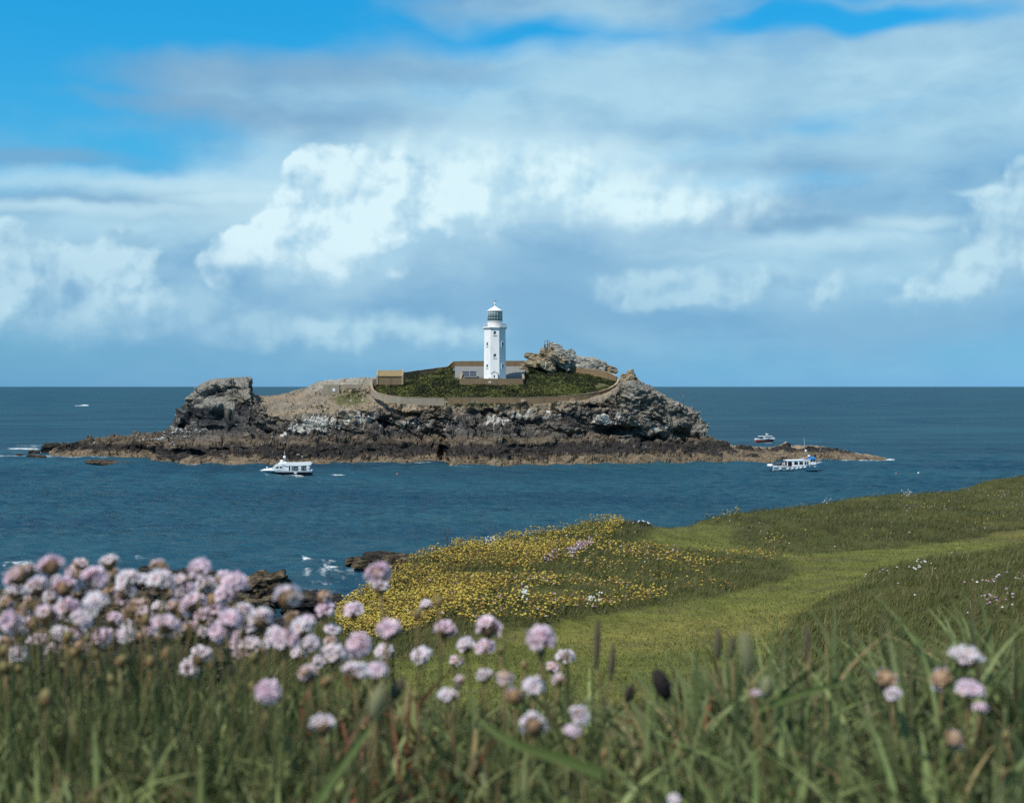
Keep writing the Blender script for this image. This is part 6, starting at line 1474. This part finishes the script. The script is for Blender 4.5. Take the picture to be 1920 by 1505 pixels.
for y0_, y1_, nm in ROWS:
    for kd in 'pf':
        for i, (px, py, w, _) in enumerate(sorted(q_ for q_ in DRIFT if y0_ <= q_[1] < y1_ and q_[3] == kd)):
            D = np.clip(.0275 * F / w, 1.15, 1.85); size = np.clip(w * D / F / .0285, .62, 1.25)
            thrift(px, py, D, kd, ordinal(i) + (' open pink' if kd == 'p' else ' fading buff') + ' thrift head from the left in the ' + nm + ' of the drift', 'open pink heads in the left flower drift' if kd == 'p' else 'fading buff heads in the left flower drift', size)
for i, px in enumerate(sorted(fr_.uniform(0, 460, 16))):
    py = fr_.uniform(1150, 1260); D = fr_.uniform(1.25, 1.7); thrift(px, py, D, 'b', 'small closed thrift bud among the stems, ' + ordinal(i) + ' from the left under the left drift', 'closed buds in the left flower drift', fr_.uniform(.55, .85))

# ---- plantain and seed heads
M_PLD = mat('dark_plantain_head', color=(.022, .016, .015), rough=.9); M_PLG = mat('pale_seed_head', color=(.26, .26, .14), rough=.9, translucent=.3); M_PLB = mat('brown_seed_spike', color=(.10, .085, .05), rough=.9)
def seed_head(px, py, w, h, D, m, tilt, label, stem_dx=0.0, name='plantain_head', cat='seed head'):
    s = D / F; x_, y_, z_ = pt(px, py, D); gx = x_ + stem_dx; gz = float(land_z(np.array([gx]), np.array([y_]))[0])
    e = empty(name, (gx, y_, gz), 0, label, cat)
    L = h * s; R = w * s / 2
    V, Q = [], []; nn_, mm_ = 12, 18; r = np.random.default_rng(int(px))
    for i in range(mm_ + 1):
        t = i / mm_; rr = R * max(.05, sin(pi * min(1, .06 + .94 * t)) ** .6)
        for k in range(nn_):
            a = 2 * pi * (k + .5 * (i % 2)) / nn_; g_ = rr * (1 + .16 * ((k + i) % 2) + r.normal(0, .06)); V.append((g_ * cos(a), g_ * sin(a), (t - .5) * L))
    for i in range(mm_):
        for k in range(nn_): Q.append((i * nn_ + k, i * nn_ + (k + 1) % nn_, (i + 1) * nn_ + (k + 1) % nn_, (i + 1) * nn_ + k))
    o = link('spike', np_mesh('spike', np.array(V), quads=np.array(Q)), m, e, (x_ - gx, 0, z_ - gz)); o.rotation_euler = (0, radians(tilt), 0)
    b0 = np.array([x_ - gx - sin(radians(tilt)) * L / 2, 0, z_ - gz - cos(radians(tilt)) * L / 2])
    ps = [tuple(b0 * t + np.array([sin(pi * t) * .008, 0, 0])) for t in np.linspace(0, 1, 6)]
    b = MB(); b.tube(ps, .0009, 5); b.build('stem', M_STALK, e)
seed_head(1240, 1281, 30, 62, 1.25, M_PLD, -24, 'dark brown plantain head leaning left over the mown grass', .05)
seed_head(1400, 1222, 26, 84, .72, M_PLG, -8, 'large blurred pale green seed head upright in the right grass', .012)
seed_head(1437, 1288, 22, 44, 1.2, M_PLG, 4, 'smaller olive seed head right below the pale one', .0)
seed_head(708, 1316, 30, 66, .72, M_PLG, 14, 'pale green furry seed head left of the middle over reddish leaves', -.03)
seed_head(745, 1290, 22, 46, 1.15, M_PLB, 22, 'brown seed head leaning right above the reddish leaves', -.03)
seed_head(1119, 1205, 12, 96, 1.5, M_PLB, 2, 'slender brown seed spike standing before the mown grass', .0, 'seed_spike')
seed_head(1147, 1240, 12, 70, 1.55, M_PLB, 4, 'second slender brown spike, shorter, right of the first', .0, 'seed_spike')
seed_head(1346, 1205, 14, 60, 1.45, M_PLB, 0, 'brown spike above the right grass left of the pale seed head', .0, 'seed_spike')
seed_head(1372, 1212, 12, 44, 1.5, M_PLB, 3, 'short brown spike touching the pale seed head', .0, 'seed_spike')
seed_head(1512, 1205, 10, 70, 1.5, M_PLB, 2, 'thin brown spike in the right grass below the path', .0, 'seed_spike')
seed_head(1180, 1300, 16, 36, 1.2, M_PLD, 16, 'small dark plantain head half hidden in grass left of the big one', -.02)
M_BLADE = mat('fresh_grass_blade', color=(.16, .21, .06), rough=.5, translucent=.35)
def one_blade(pts, D, w, label):
    P_ = [np.array(pt(x_, y_, d_)) for (x_, y_), d_ in zip(pts, D)]
    b0 = P_[0]; e_ = []
    m = MB(); n_ = len(P_); secs = []
    for i, p in enumerate(P_):
        d = P_[min(i + 1, n_ - 1)] - P_[max(i - 1, 0)]; s = np.cross(d, [0, 1, 0]); s /= np.linalg.norm(s) + 1e-9; hw = w / 2 * (1 - (i / (n_ - 1)) ** 2.5 * .95)
        secs.append([tuple(p - b0 - s * hw), tuple(p - b0 + np.array([0, .0012, 0])), tuple(p - b0 + s * hw)])
    m.loft(secs, cap=False, sm=True)
    tag(m.build('grass_blade', M_BLADE, None, tuple(b0)), label, 'grass blade')
one_blade([(560, 1560), (610, 1480), (660, 1410), (700, 1356), (722, 1325)], [1.02, 1.03, 1.04, 1.05, 1.06], .007, 'long bright green blade slanting up beside the reddish leaves')
one_blade([(1130, 1450), (1060, 1425), (980, 1400), (925, 1372), (893, 1342)], [1.05, 1.05, 1.05, 1.05, 1.06], .009, 'broad pale green blade bending left under the lilac white head')
one_blade([(975, 1330), (960, 1280), (948, 1240), (938, 1212)], [1.3] * 4, .0045, 'dark upright blade behind the cream bud right of the twin heads')
one_blade([(1420, 1330), (1500, 1300), (1560, 1285), (1625, 1262)], [1.2] * 4, .006, 'green blade reaching right below the buff and pink head')
# dead stems on the bank
for (px, py, D, hh_, lab) in [(838, 1036, 16.4, .30, 'bare twiggy stem standing on the edge of the yellow bank'), (1768, 1215, 2.3, .06, 'dark branching dead stem at the crest of the right grass')]:
    x_, y_, _ = pt(px, py, D); z_ = float(land_z(np.array([x_]), np.array([y_]))[0]); e = empty('dead_stem', (x_, y_, z_), 0, lab, 'stem')
    b = MB(); b.tube([(0, 0, -.02), (.01 * hh_, 0, hh_ * .5), (.03 * hh_, 0, hh_)], [.012 * hh_ * 1.6, .01 * hh_ * 1.6, .004 * hh_], 5); b.build('stalk', M_PLB, e)
    for k in range(6):
        t = .35 + .1 * k; a = k * 2.4; b = MB(); b.tube([(0, 0, hh_ * t), (cos(a) * .12 * hh_, sin(a) * .12 * hh_, hh_ * (t + .12)), (cos(a) * .16 * hh_, sin(a) * .16 * hh_, hh_ * (t + .22))], [.008 * hh_, .012 * hh_, .01 * hh_], 5); b.build('twig', M_PLB, e)
